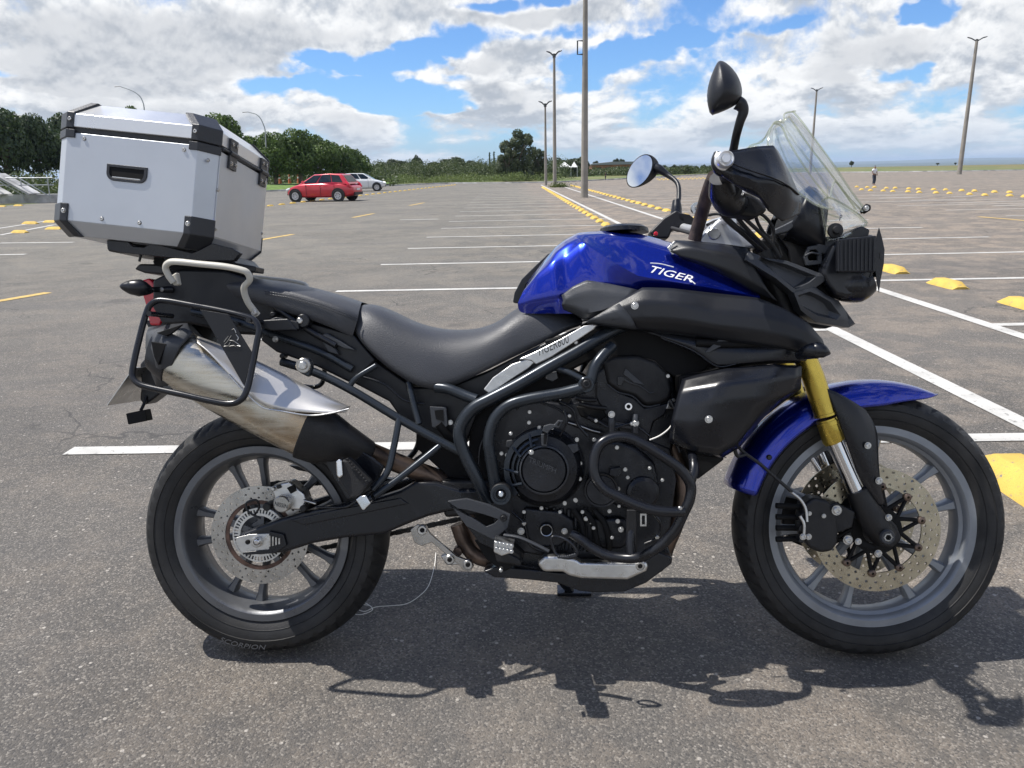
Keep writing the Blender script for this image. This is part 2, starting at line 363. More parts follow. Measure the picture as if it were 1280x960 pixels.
# ---------------------------------------------------------------- wheels
def holed_ring(r0, r1, nr, na, hr, y, th, stagger=True, mb=None):
    mb = mb or MB(); dr = (r1-r0)/nr
    for i in range(nr):
        for k in range(na):
            ph = .5*(i % 2) if stagger else 0; a = 2*math.pi*(k+ph)/na; b_ = 2*math.pi*(k+1+ph)/na
            ra, rb = r0+i*dr, r0+(i+1)*dr; rm = (ra+rb)/2; am = (a+b_)/2
            cs = [(ra, a), (ra, am), (ra, b_), (rm, b_), (rb, b_), (rb, am), (rb, a), (rm, a)]
            vs = [(r_*math.cos(t), y, r_*math.sin(t)) for r_, t in cs]
            cx, cz = rm*math.cos(am), rm*math.sin(am)
            angs = [math.atan2(v_[2]-cz, v_[0]-cx) for v_ in vs]
            vs += [(cx+hr*math.cos(t), y, cz+hr*math.sin(t)) for t in angs]
            mb.add(vs, [(j, (j+1) % 8, 8+(j+1) % 8, 8+j) for j in range(8)])
    return mb
def tyre_mb(Rt, rr, hw, seg=300, per=12):
    pr = []; H = Rt-rr
    side = [(rr-.004, hw*.60), (rr+.006, hw*.70), (rr+H*.22, hw*.90), (rr+H*.48, hw*1.0), (rr+H*.66, hw*.965)]
    crown = []
    for k in range(15):
        t = 1-2*k/14; crown.append((Rt-(abs(t)**2.1)*H*.26, hw*.93*t))
    prof = side+crown+[(r_, -y_) for r_, y_ in reversed(side)]
    mb = MB(); vs = []; n = len(prof); ns = len(side)
    for i in range(seg):
        a = 2*math.pi*i/seg
        for j, (r_, y_) in enumerate(prof):
            if ns <= j < ns+15:
                t = abs(1-2*(j-ns)/14.); ph = (i-int(t*8)) % per
                if (ph == 0 and t > .2) or (ph == per//2 and t > .65) : r_ -= .006
            elif j in (3, n-4): r_ += 0.0
            vs.append((r_*math.cos(a), y_, r_*math.sin(a)))
    fs = []
    for i in range(seg):
        j2 = (i+1) % seg
        for k in range(n-1): fs.append((i*n+k, i*n+k+1, j2*n+k+1, j2*n+k))
    mb.add(vs, fs)
    # fine raised bead lines on the side wall
    for yy, ra in ((.93, .30), (1.0, .55)):
        for s_ in (1, -1):
            r0 = rr+H*ra; y0 = hw*yy*s_; mb.lathe([(r0-.0012, y0-.0012*s_), (r0, y0+.0016*s_), (r0+.0012, y0-.0012*s_)], (0, 0, 0), 96, closed=True)
    return mb
def arc_text(name, txt, r, h, a_mid, y, m, parent, span):
    me, co = text_mesh(txt, .25)
    for i, (a, b_, _) in enumerate(co):
        rr_ = r-h+h*b_; t = a_mid+(a-.5)*span   # outward tops are toward the hub: reads upright at the bottom
        rr_ = r-h*b_; me.vertices[i].co = (rr_*math.cos(t), y, rr_*math.sin(t))
    me.materials.clear(); me.materials.append(mt[m]); o = bpy.data.objects.new(name, me); C.objects.link(o); o.parent = parent
    md = o.modifiers.new('solid', 'SOLIDIFY'); md.thickness = .0012; md.offset = 0
def make_wheel(c, Rt, rr, hw, rimhw, hubr, hubhw, disc, discs, angs, spw, phase, rearw):
    u, v = c; off = Vector((u, 0, v)); fr = rr+.008
    def rimprof(s_):   # outer half section of the cast rim
        return [(fr, rimhw*s_), (fr, (rimhw-.006)*s_), (rr-.004, (rimhw-.008)*s_), (rr-.016, (rimhw-.020)*s_), (rr-.020, (rimhw-.034)*s_)]
    a = [(fr+.001, rimhw), (fr+.002, rimhw-.003), (fr-.006, rimhw-.009), (rr-.012, rimhw-.014), (rr-.018, .024), (rr-.018, -.024), (rr-.012, -rimhw+.014), (fr-.006, -rimhw+.009), (fr+.002, -rimhw+.003), (fr+.001, -rimhw)]
    inn = [(rr-.008, -rimhw-.0005), (rr-.014, -rimhw+.004), (rr-.018, -rimhw+.014), (rr-.026, -.024), (rr-.030, -.012), (rr-.030, .012), (rr-.026, .024), (rr-.021, rimhw-.016), (rr-.020, rimhw-.014), (rr-.0195, rimhw-.009), (rr-.012, rimhw-.008), (rr-.009, rimhw-.001), (rr-.003, rimhw+.0005)]
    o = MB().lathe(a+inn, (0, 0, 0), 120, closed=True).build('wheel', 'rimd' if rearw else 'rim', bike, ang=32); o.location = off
    MB().lathe([(fr-.001, rimhw-.0005), (fr+.0015, rimhw+.001), (fr-.004, rimhw-.003), (fr-.013, rimhw-.0085), (fr-.016, rimhw-.010), (fr-.015, rimhw-.013), (fr-.004, rimhw-.008)], (0, 0, 0), 120, closed=True).build('rim_lip', 'lip' if rearw else 'rim', o)
    tyre_mb(Rt, rr, hw).build('tyre', 'rubber', o, ang=28)
    t = MB(); t.lathe([(0, -hubhw), (hubr*.55, -hubhw), (hubr*.6, -hubhw*.75), (hubr, -hubhw*.6), (hubr*.8, -.02), (hubr*.8, .02), (hubr, hubhw*.6), (hubr*.6, hubhw*.75), (hubr*.55, hubhw), (0, hubhw)], (0, 0, 0), 40).build('hub', 'rimd', o)
    r0, r1 = hubr*.6, rr-.022
    sm = None
    for an in angs:
        for s_ in (-1, 1):
            if sm is None:
                mb = MB(); n = 7; vs = []
                for i in range(n):
                    t_ = i/(n-1); x_ = r0+(r1-r0)*t_; wy = .019-.006*math.sin(math.pi*min(1, t_*1.1)); wz = spw*(1+.75*max(0, t_-.82)/.18+.5*max(0, .2-t_)/.2)
                    for (sy, sz) in ((-1, -.6), (-.6, -1), (.6, -1), (1, -.6), (1, .6), (.6, 1), (-.6, 1), (-1, .6)): vs.append((x_, sy*wy, sz*wz))
                fs = [(i*8+k, i*8+(k+1) % 8, (i+1)*8+(k+1) % 8, (i+1)*8+k) for i in range(n-1) for k in range(8)]
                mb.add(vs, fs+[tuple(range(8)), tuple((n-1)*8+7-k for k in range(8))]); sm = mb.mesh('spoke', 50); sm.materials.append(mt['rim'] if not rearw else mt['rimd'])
            sp_ = bpy.data.objects.new('spoke', sm); C.objects.link(sp_); sp_.parent = o
            da = R(phase)*s_; sp_.rotation_euler = (0, -(R(an)+da*.55), 0); sp_.location = Vector((0, 0, 0))+Vector((math.sin(R(an)), 0, -math.cos(R(an))))*(-s_*.006)
    dn = 'brake_disc'
    for (yy, ) in discs:
        s_ = 1 if yy > 0 else -1
        mb = MB(); ro, ri, nr, na, hr = disc
        holed_ring(ri, ro, nr, na, hr, yy, .0045, mb=mb)
        d = mb.build(dn, 'disc' if rearw else 'discf', o, thick=.0045, smooth=False)
        if not rearw:
            # black carrier arms and their fixing buttons
            cm = MB(); cm.lathe([(.036, yy-.004), (.060, yy-.004), (.060, yy+.004), (.036, yy+.004)], (0, 0, 0), 40, closed=True)
            for k in range(10):
                a_ = 2*math.pi*(k+.35)/10
                for da in (-.22, .22):
                    p0 = np.array((.052*math.cos(a_+da*1.6), yy, .052*math.sin(a_+da*1.6))); p1 = np.array((ri*1.0*math.cos(a_), yy, ri*1.0*math.sin(a_)))
                    cm.tube([p0, p1], .0052, 6, sub=1)
            cm.build('disc_carrier', 'dark', d)
            bmh = None
            for k in range(10):
                a_ = 2*math.pi*(k+.35)/10
                if bmh is None:
                    bmh = MB().lathe([(.0035, -.008), (.0075, -.007), (.0095, -.005), (.0095, .005), (.0035, .005)], (0, 0, 0), 14, closed=True).mesh('disc_button'); bmh.materials.append(mt['pipe'])
                bo = bpy.data.objects.new('disc_button', bmh); C.objects.link(bo); bo.parent = d; bo.location = (ri*1.005*math.cos(a_), yy, ri*1.005*math.sin(a_))
        else:
            MB().lathe([(ri-.010, yy+.0045), (ri-.0005, yy+.0045), (ri-.0005, yy+.0005), (ri-.010, yy+.0005)], (0, 0, 0), 60, closed=True).build('inner_ring', 'rust', d)
            ab = MB(); ab.lathe([(.050, yy-.002), (.056, yy-.002), (.056, yy+.003), (.050, yy+.003)], (0, 0, 0), 48, closed=True); ab.lathe([(.066, yy-.002), (.070, yy-.002), (.070, yy+.003), (.066, yy+.003)], (0, 0, 0), 48, closed=True)
            for k in range(48):
                a_ = 2*math.pi*k/48; ab.box((.061*math.cos(a_), yy+.0005, .061*math.sin(a_)), (.011, .004, .0038), Matrix.Rotation(-a_, 3, 'Y'))
            ab.build('sensor_ring', 'alu', d)
            cm = MB()
            for k in range(5):
                a_ = 2*math.pi*(k+.2)/5; cm.box((.055*math.cos(a_), yy+.006, .055*math.sin(a_)), (.075, .006, .016), Matrix.Rotation(-a_, 3, 'Y'))
            cm.build('disc_carrier', 'rimd', d)
    return o
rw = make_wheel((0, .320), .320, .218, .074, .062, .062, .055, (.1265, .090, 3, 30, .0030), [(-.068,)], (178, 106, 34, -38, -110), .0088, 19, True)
fw = make_wheel((WB, .335), .335, .245, .058, .043, .040, .055, (.154, .108, 3, 36, .0037), [(-.068,), (.068,)], (27, -45, -117, -189, -261), .0092, 22, False)
# sharp circumferential lettering pressed into the tyres
arc_text('tyre_lettering', 'SCORPION', .296, .012, R(-100), -.0745, 'rimd', rw, .42)

# ---------------------------------------------------------------- chain, sprocket, swingarm
RH = (0, .320); spy = .095
mb = MB(); nt_ = 46
for k in range(nt_):
    a0 = 2*math.pi*k/nt_; 
    for (f, r_) in ((0, .098), (.3, .106), (.5, .106), (.8, .098)):
        a = a0+f*2*math.pi/nt_; mb.v.append((r_*math.cos(a), spy-.003, .320+r_*math.sin(a)))
n0 = len(mb.v); mb.v += [(x, y+.006, z) for x, y, z in mb.v]
inner0 = len(mb.v)
for yy in (spy-.003, spy+.003):
    for k in range(n0): a = 2*math.pi*k/n0; mb.v.append((.084*math.cos(a), yy, .320+.084*math.sin(a)))
for k in range(n0):
    j = (k+1) % n0; mb.f += [(k, j, n0+j, n0+k), (k, j, inner0+j, inner0+k), (n0+k, n0+j, inner0+n0+j, inner0+n0+k), (inner0+k, inner0+j, inner0+n0+j, inner0+n0+k)]
spk = mb.build('sprocket', 'blackm', bike, smooth=False)
cm = MB()
for k in range(6):
    a_ = 2*math.pi*k/6; cm.box((.068*math.cos(a_), spy, .320+.068*math.sin(a_)), (.05, .006, .018), Matrix.Rotation(-a_, 3, 'Y'))
cm.build('sprocket_carrier', 'blackm', spk)
# chain path: over the sprocket, to the gearbox and back
path = [(.104*math.cos(a), .320+.104*math.sin(a)) for a in np.linspace(R(265), R(88), 36)]
e = (.62, .385); path += [(path[-1][0]+(e[0]-path[-1][0])*t, path[-1][1]+(e[1]+.035-path[-1][1])*t) for t in np.linspace(.02, 1, 42)]
path += [(e[0]+(-.01-e[0])*t, e[1]-.035+(.216-e[1]+.035)*t) for t in np.linspace(0, .98, 42)]
mb = MB()
for k in range(len(path)-1):
    (x0, z0), (x1, z1) = path[k], path[k+1]; L_ = math.hypot(x1-x0, z1-z0); an = math.atan2(z1-z0, x1-x0); mx = Matrix.Rotation(-an, 3, 'Y'); c = ((x0+x1)/2, spy, (z0+z1)/2)
    w_ = .0055 if k % 2 else .0035
    for s_ in (-1, 1): mb.box((c[0], spy+s_*w_, c[2]), (L_*1.18, .0016, .0125 if k % 2 else .011), mx)
    mb.box(c, (.006, .012, .007), mx)
tag(mb.build('chain', 'blackm', bike, smooth=False), kind='stuff')
poly('chain_guard', 'black', [(360, 582), (420, 586), (470, 596), (520, 604), (520, 612), (440, 600), (372, 588)], -.09, .03)
sw = poly('swingarm', 'blackg', [(298, 668), (347, 650), (380, 640), (413, 633), (467, 624), (500, 613), (520, 602), (545, 603), (575, 612), (625, 612), (628, 630), (560, 640), (535, 646), (511, 655), (480, 668), (430, 673), (390, 680), (353, 692), (305, 693), (294, 682)], .115, .035, bevel=.009, mirror=True)
sw.modifiers['bevel'].segments = 3
poly('swingarm_rib', 'blackg', [(360, 650), (420, 637), (500, 622), (512, 630), (440, 645), (380, 657)], .118, .02, sw, bevel=.004)
poly('swingarm_pivot', 'blackm', [(550, 600), (640, 600), (645, 640), (555, 648)], .10, .20, sw, bevel=.01)
ax = poly('axle_plate', 'alu', [(295, 672), (312, 668), (338, 667), (342, 675), (338, 688), (312, 691), (302, 691), (295, 681)], .119, .006, bevel=.001)
ax['label'] = 'bare aluminium axle adjuster plate'
poly('axle_bracket', 'blackg', [(336, 664), (354, 668), (358, 682), (344, 692), (306, 694), (306, 690), (336, 687)], .124, .008, bevel=.002)
for (x, y, w, r, d, m) in ((320, 678, .130, .0135, .02, 'bolt'), (320, 678, .138, .008, .02, 'blackm'), (320, 678, .146, .0065, .02, 'chrome'), (309, 678, .123, .006, .01, 'dark')): cylp('axle_nut', m, x, y, w, r, d, ax)
for k in range(4): poly('adjuster_thread', 'bolt', [(336+k*4, 670+k), (338+k*4, 669.6+k), (338+k*4, 683-k), (336+k*4, 683.5-k)], .128, .008, ax, bevel=0)
# rear caliper
Z3 = (280, 560, 6.0)
cal = poly('rear_caliper', 'alu', [(345, 290), (430, 265), (490, 250), (560, 310), (600, 345), (620, 400), (600, 450), (560, 470), (500, 465), (440, 440), (380, 400)], .105, .05, z=Z3, bevel=.006)
poly('caliper_bridge', 'blackm', [(385, 285), (420, 275), (430, 300), (400, 310)], .110, .01, cal, z=Z3, bevel=.002)
poly('caliper_window', 'dark', [(470, 300), (520, 275), (545, 320), (500, 345)], .108, .01, cal, z=Z3, bevel=.001)
poly('caliper_arm', 'alu', [(590, 385), (690, 410), (690, 430), (600, 405)], .112, .012, cal, z=Z3, bevel=.003)
c_ = cylp('caliper_piston', 'disc', 351.5, 630.5, .128, .0215, .03, cal, ch=.003)
text_part('caliper_lettering', 'NISSIN', [(343, 632), (359, 636), (360, 631), (344, 627)], 'greyp', w=.1285, parent=cal, off=.001)
cylp('caliper_pin', 'blackm', 378.5, 636, .125, .0085, .03, cal)
cylp('caliper_boot', 'blackm', 333, 634, .118, .010, .04, cal)
tubep('sensor_loop', 'blackg', [(326, 648, .13), (311, 640, .13), (308, 629, .13), (320, 625, .13), (324, 634, .12), (318, 644, .12)], .0028)
tubep('brake_hose', 'blackg', [(396, 634, .115), (430, 634, .12), (445, 627, .13), (470, 610, .13), (500, 596, .10)], .0032)
cylp('bolt', 'bolt', 341, 611.5, .115, .0055, .02, cal)

# ---------------------------------------------------------------- silencer
def oval_tube(pts, axes, seg=28):
    """pts local centres, axes (half lateral, half tall)"""
    mb = MB(); n = len(pts); vs = []
    P_ = [np.array(p) for p in pts]
    for i in range(n):
        t = P_[min(i+1, n-1)]-P_[max(i-1, 0)]; t /= np.linalg.norm(t); lat = np.array([0, 1., 0]); lat -= t*(lat@t); lat /= np.linalg.norm(lat); up = np.cross(t, lat)
        if up[2] < 0: up = -up
        for k in range(seg):
            a = 2*math.pi*k/seg; ca, sa = math.cos(a), math.sin(a); e_ = .8
            vs.append(P_[i]+lat*axes[i][0]*abs(ca)**e_*np.sign(ca)+up*axes[i][1]*abs(sa)**e_*np.sign(sa))
    fs = [(i*seg+k, i*seg+(k+1) % seg, (i+1)*seg+(k+1) % seg, (i+1)*seg+k) for i in range(n-1) for k in range(seg)]
    fs += [tuple(range(seg-1, -1, -1)), tuple((n-1)*seg+k for k in range(seg))]
    return mb.add(vs, fs)
sc = [(222, 447, .195), (245, 459, .197), (275, 476, .198), (320, 501, .196), (365, 526, .19), (398, 546, .18)]
L0 = [P(*p) for p in sc]
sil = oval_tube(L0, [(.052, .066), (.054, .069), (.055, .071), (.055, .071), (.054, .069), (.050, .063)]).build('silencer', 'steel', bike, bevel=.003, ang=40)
# heat shield plate standing off the upper side
gridp('heat_shield', 'steel_lip', [[(247, 420, .200), (262, 425, .212), (300, 440, .218), (345, 462, .222), (392, 487, .220), (430, 505, .208), (438, 508, .196)],
      [(246, 424, .235), (262, 432, .246), (292, 452, .252), (322, 480, .256), (352, 497, .252), (398, 505, .245), (434, 511, .23)],
      [(247, 428, .250), (262, 440, .262), (286, 468, .266), (318, 502, .268), (345, 512, .264), (396, 517, .258), (432, 514, .246)]], sil, thick=.003, sub=2)
tubep('shield_lip', 'alu', [(286, 468, .268), (306, 490, .269), (328, 509, .268), (350, 513.5, .266), (385, 519, .260), (410, 517, .256), (436, 511, .246)], .0035, sil, flat=.6)
Zb = (120, 310, 4.0)
cap = gridp('end_cap', 'greyp', [[(262, 395, .165), (330, 385, .19), (400, 378, .20), (458, 375, .19), (470, 400, .20)],
      [(250, 430, .20), (300, 430, .235), (370, 425, .25), (440, 410, .235), (485, 425, .23)],
      [(246, 500, .21), (290, 495, .25), (345, 490, .262), (400, 490, .258), (420, 495, .255)],
      [(262, 580, .21), (300, 590, .245), (330, 580, .255), (365, 570, .252), (382, 580, .25)],
      [(280, 640, .19), (300, 690, .215), (320, 690, .22), (340, 690, .225), (356, 692, .225)]], sil, thick=.006, sub=1, z=Zb, crease=(12, .7))
poly('end_cap_hole', 'dark', [(275, 468), (350, 480), (310, 585), (290, 545)], .262, .01, sil, z=Zb, bevel=.001)
poly('end_cap_hole', 'dark', [(300, 425), (430, 382), (380, 425), (350, 440)], .259, .01, sil, z=Zb, bevel=.001)
oval_tube([P(196, 437, .19), P(212, 442, .195), P(224, 448, .195)], [(.040, .050), (.049, .064), (.055, .070)]).build('end_cap_body', 'blackg', sil, bevel=.003)
oval_tube([P(380, 537, .184), P(404, 546, .178), P(434, 554, .165), P(464, 566, .14)], [(.0565, .0695), (.054, .067), (.040, .042), (.026, .026)]).build('silencer_collar', 'blackm', sil, bevel=.004)
tubep('mid_pipe', 'pipe', [(440, 555, .12), (480, 572, .10), (520, 588, .08), (550, 602, .06), (585, 640, .04), (600, 690, .03)], .024, seg=18)
tubep('lower_pipe', 'pipe', [(572, 655, .05), (582, 680, .05), (600, 697, .05), (640, 702, .04), (700, 705, .03)], .020, seg=18)
cylp('bolt', 'pipe', 572, 690, .07, .012, .03)
# silencer hanger
hg = poly('silencer_hanger', 'frame', [(372, 456), (378, 448), (386, 448), (390, 460), (386, 472), (374, 466)], .215, .02, bevel=.004)
cylp('hanger_bush', 'disc', 378.5, 457, .222, .0175, .03, hg); cylp('hanger_bolt', 'bolt', 377.5, 457, .228, .010, .02, hg)

# ---------------------------------------------------------------- frame tubes
def fr_t(pts, r=.0145, **k): return tubep('frame_tube', 'frame', pts, r, mirror=k.pop('mirror', True), **k)
fr_t([(790, 402, .12), (757, 418, .145), (720, 440, .160), (680, 462, .170), (645, 482, .178), (614, 498, .182), (592, 510, .182), (578, 527, .182), (574, 545, .182), (582, 570, .18), (596, 598, .175), (610, 630, .165)], .0150)
fr_t([(732, 484, .195), (700, 492, .192), (660, 499, .190), (635, 507, .188), (618, 524, .186), (611, 550, .184), (614, 575, .18), (620, 612, .17)], .0140)
fr_t([(738, 478, .19), (744, 458, .185), (754, 444, .175), (766, 432, .16)], .0130)
fr_t([(696, 460, .165), (712, 466, .175), (728, 474, .185)], .0075)
jn = cylp('frame_joint', 'frame', 733, 481, .207, .0185, .035); bolt(733, 480, .210, .0095, jn, 'blackm')
fr_t([(596, 500, .17), (580, 494, .16), (560, 486, .15), (545, 484, .14)], .0130)
# subframe
fr_t([(352, 452, .13), (395, 466, .145), (440, 488, .155), (500, 524, .165), (545, 549, .17), (578, 566, .172)], .0105)
fr_t([(436, 484, .152), (446, 472, .15), (470, 457, .14)], .0070)
fr_t([(511, 478, .13), (516, 500, .145), (524, 530, .16)], .0080)
ph = fr_t([(499, 523, .168), (492, 560, .19), (484, 590, .205), (466, 612, .215)], .0080)
fr_t([(550, 557, .172), (524, 578, .19), (496, 600, .205), (468, 620, .215)], .0080)
# passenger peg and plates
Z4 = (370, 540, 8.725)
poly('peg_plate', 'blackg', [(290, 290), (520, 115), (620, 150), (800, 260), (960, 380), (860, 600), (700, 700), (560, 740), (420, 520)], .18, .012, z=Z4, bevel=.003)
peg = poly('passenger_footpeg', 'grip', [(500, 300), (560, 310), (800, 570), (690, 700), (600, 740), (440, 520)], .265, .05, z=Z4, bevel=.008)
poly('peg_end', 'chrome', [(430, 320), (470, 290), (500, 310), (512, 480), (470, 510), (440, 480)], .272, .03, peg, z=Z4, bevel=.004)
poly('peg_clamp', 'chrome', [(650, 740), (700, 700), (760, 690), (815, 780), (740, 855), (720, 850)], .27, .03, peg, z=Z4, bevel=.004)
for k in range(9): bolt(370+(560+k*26)/8.725, 540+(300+k*30)/8.725, .27, .0028, peg, 'blackm', 'peg_stud')
# ---------------------------------------------------------------- pivot, rider controls
pv = cylp('pivot_cap', 'blackm', 626, 618, .205, .0245, .05); cylp('pivot_ring', 'frame', 626, 618, .208, .021, .01, pv)
MB().lathe([(.0185, 0), (.0235, 0), (.0235, -.006), (.0185, -.006)], (*P(626, 618, .207),), 36, closed=True).build('pivot_ring', 'frame', pv)
cylp('pivot_bolt', 'dark', 626, 618, .211, .012, .01, pv); cylp('pivot_bolt', 'chrome', 626, 618, .214, .007, .01, pv)
Z5 = (480, 500, 3.2)
# heel guard: open triangular plate
def ring_poly(name, m, outer, inner, w0, depth, parent=bike, z=None, bevel=.002):
    f = (lambda l: [(z[0]+x/z[2], z[1]+y/z[2]) for x, y in l]) if z else (lambda l: l)
    o_ = [P(x, y, w0) for x, y in f(outer)]; i_ = [P(x, y, w0) for x, y in f(inner)]; n = len(o_); vs = []
    for dy in (0, depth): vs += [(p[0], -w0+dy, p[2]) for p in o_]+[(p[0], -w0+dy, p[2]) for p in i_]
    fs = []
    for k in range(n):
        j = (k+1) % n
        fs += [(k, j, n+j, n+k), (2*n+k, 2*n+j, 3*n+j, 3*n+k), (k, j, 2*n+j, 2*n+k), (n+k, n+j, 3*n+j, 3*n+k)]
    return MB().add(vs, fs).build(name, m, parent, bevel=bevel)
hg_ = ring_poly('heel_guard', 'greyp', [(255, 405), (330, 395), (420, 420), (505, 460), (495, 510), (440, 560), (330, 505)], [(278, 432), (330, 440), (400, 458), (458, 478), (440, 495), (408, 508), (350, 470)], .225, .012, z=Z5)
bolt(480+478/3.2, 500+472/3.2, .228, .0065, hg_, 'blackm')
poly('heel_guard_lower', 'blackg', [(330, 505), (440, 550), (480, 500), (500, 540), (440, 600), (380, 570)], .215, .012, hg_, z=Z5)
fp = poly('rider_footpeg', 'alu', [(440, 562), (520, 578), (512, 612), (470, 625), (438, 610)], .315, .05, z=Z5, bevel=.003)
for k in range(5):
    for j in range(2): bolt(480+(450+k*15)/3.2, 500+(572+j*22+k*3)/3.2, .318, .0035, fp, 'alu', 'peg_stud')
poly('footpeg_arm', 'blackm', [(440, 600), (500, 615), (545, 640), (550, 665), (450, 650)], .27, .07, fp, z=Z5, bevel=.005)
poly('footpeg_bracket', 'dark', [(360, 560), (470, 560), (560, 640), (480, 690), (410, 640)], .2, .08, fp, z=Z5, bevel=.004)
cylp('hanging_feeler', 'alu', 480+467/3.2, 500+683/3.2, .31, .004, .02, fp)
pd = tubep('brake_pedal', 'greyp', [(480, 540, .235), (540, 550, .24), (600, 575, .245), (660, 605, .25)], .0065, z=Z5, flat=.6)
tubep('pedal_loop', 'blackg', [(670, 552, .26), (700, 548, .26), (745, 570, .27), (772, 612, .27), (745, 632, .27), (700, 625, .265), (680, 600, .26)], .0035, pd, closed=True, z=Z5)
for k in range(8): bolt(480+(700+k*9)/3.2, 500+(628+3*math.sin(k*.5)-k*1.1)/3.2, .275, .003, pd, 'greyp', 'pedal_tooth')
# suspension link
lk = poly('suspension_link', 'disc', [(105, 520), (130, 500), (165, 500), (185, 535), (290, 625), (345, 645), (360, 665), (345, 687), (315, 680), (300, 660), (190, 570), (150, 585), (120, 570)], .10, .012, z=Z5, bevel=.002)
for (x, y) in ((152, 522), (335, 660), (262, 640)): cylp('link_bolt', 'bolt', 480+x/3.2, 500+y/3.2, .108, .0125, .02, lk); cylp('link_bolt', 'dark', 480+x/3.2, 500+y/3.2, .111, .006, .02, lk)
poly('link_arm', 'alu', [(225, 625), (265, 610), (300, 635), (300, 660), (250, 662)], .085, .02, lk, z=Z5)
# side stand on the far side, its foot on the ground
st = MB(); p0 = (.66, .11, .27); p1 = (.80, .27, .27*math.tan(LEAN)+.006); st.tube([p0, p1], .012, 12).build('side_stand', 'blackg', bike)
MB().box((.81, .275, .275*math.tan(LEAN)+.006), (.10, .05, .01), Matrix.Rotation(LEAN, 3, 'X')).build('stand_foot', 'blackg', bpy.data.objects['side_stand'], bevel=.002)

# ---------------------------------------------------------------- engine
eng = poly('engine', 'case', [(604, 560), (618, 520), (660, 498), (705, 505), (735, 500), (760, 520), (800, 545), (838, 560), (846, 600), (838, 660), (812, 694), (760, 700), (700, 700), (650, 690), (618, 660)], .115, .235, bevel=.006)
poly('cylinder_block', 'case', [(700, 520), (745, 452), (800, 440), (842, 470), (850, 520), (838, 575), (770, 590)], .112, .225, eng, bevel=.01)
Z6 = (560, 380, 4.0)
poly('cam_cover', 'blackm', [(770, 285), (830, 258), (950, 255), (1040, 285), (1105, 350), (1130, 430), (1115, 480), (1060, 505), (985, 512), (930, 465), (850, 440), (795, 405)], .135, .27, eng, z=Z6, bevel=.012)
poly('cam_cover_flange', 'case', [(740, 350), (800, 300), (850, 440), (930, 470), (985, 520), (1120, 490), (1080, 560), (1030, 590), (1000, 690), (870, 650), (790, 560), (740, 470)], .126, .02, eng, z=Z6, bevel=.005)
poly('cover_emblem', 'greyp', [(876, 352), (888, 322), (985, 405), (930, 395), (905, 372)], .139, .006, eng, z=Z6, bevel=.001)
poly('cover_emblem', 'blackg', [(846, 362), (872, 362), (905, 385), (975, 410), (965, 416), (900, 396), (880, 384), (868, 408), (848, 406)], .1385, .006, eng, z=Z6, bevel=.001)
tubep('cover_seam', 'greyp', [(795, 400, .137), (850, 440, .137), (925, 462, .137), (985, 512, .137), (1060, 503, .137)], .0016, eng, z=Z6)
tubep('emblem_line', 'greyp', [(960, 410, .138), (990, 430, .138), (1010, 445, .138), (1030, 440, .138)], .0014, eng, z=Z6)
cylp('cover_bolt', 'chrome', 560+903/4, 380+513/4, .138, .0105, .03, eng); cylp('cover_bolt', 'dark', 560+903/4, 380+513/4, .1395, .005, .01, eng)
poly('mount_lug', 'bolt', [(1090, 525), (1105, 480), (1130, 475), (1145, 500), (1130, 525)], .137, .012, eng, z=Z6, bevel=.002); cylp('mount_bolt', 'blackm', 560+1123/4, 380+500/4, .144, .009, .02, eng)
# breather bridge
for x in (818, 938): tubep('bridge_post', 'greyp', [(x, 555, .16), (x, 590, .165), (x, 640, .16)], .0085, eng, z=Z6)
poly('bridge_bar', 'greyp', [(818, 590), (940, 610), (945, 632), (812, 615)], .158, .03, eng, z=Z6, bevel=.004)
for x in (818, 938): bolt(560+x/4, 380+(552 if x == 818 else 596)/4, .172, .006, eng, 'bolt')
poly('injector_rail', 'dark', [(640, 510), (790, 520), (800, 560), (740, 600), (660, 560)], .12, .04, eng, z=Z6, bevel=.004)
for (a, b_) in (((655, 498), (790, 522)), ((640, 470), (740, 480)), ((700, 565), (790, 600)), ((600, 590), (780, 650))):
    tubep('coolant_pipe', 'blackm', [(*a, .13), ((a[0]+b_[0])/2, (a[1]+b_[1])/2+4, .135), (*b_, .13)], .0055, eng, z=Z6)
tubep('bowden_cable', 'alu', [(600, 592, .138), (660, 610, .14), (720, 632, .14), (760, 642, .14)], .0018, eng, z=Z6)
poly('throttle_body', 'dark', [(560, 470), (700, 420), (770, 420), (790, 540), (700, 600), (600, 580)], .10, .16, eng, z=Z6)
# sump fins and lower case
for k in range(6): tubep('case_rib', 'case', [(650+k*30, 428 + k*3, .12), (654+k*28, 520, .123), (640+k*30, 600, .118)], .006, eng, z=Z5)
poly('oil_pump_cover', 'case', [(560, 430), (700, 445), (760, 480), (770, 540), (700, 590), (600, 590), (550, 530)], .135, .04, eng, z=Z5, bevel=.008)
# clutch cover
cc = P(680, 585, .15)
cl_ = MB().lathe([(0, -.050), (.050, -.050), (.0535, -.047), (.056, -.040), (.060, -.0375), (.078, -.034), (.088, -.022), (.092, 0), (.098, .004), (.098, .02), (0, .02)], (cc[0], cc[1]+.018, cc[2]), 72).build('clutch_cover', 'case', eng, ang=30)
MB().lathe([(.0545, -.052), (.0585, -.050), (.0585, -.040), (.0545, -.040)], (cc[0], cc[1]+.018, cc[2]), 72, closed=True).build('cover_ring', 'greyp', cl_)
for (r0, r1, a0, a1) in ((.061, .066, 108, 190), (.071, .077, 100, 212), (.082, .096, 92, 222)):
    MB().lathe([(r0, -.053+(r0-.06)*.45), (r1, -.049+(r0-.06)*.4), (r1, -.02), (r0, -.02)], (cc[0], cc[1]+.018, cc[2]), 36, closed=True, a0=R(a0), a1=R(a1)).build('cooling_rib', 'frame', cl_, bevel=.0012)
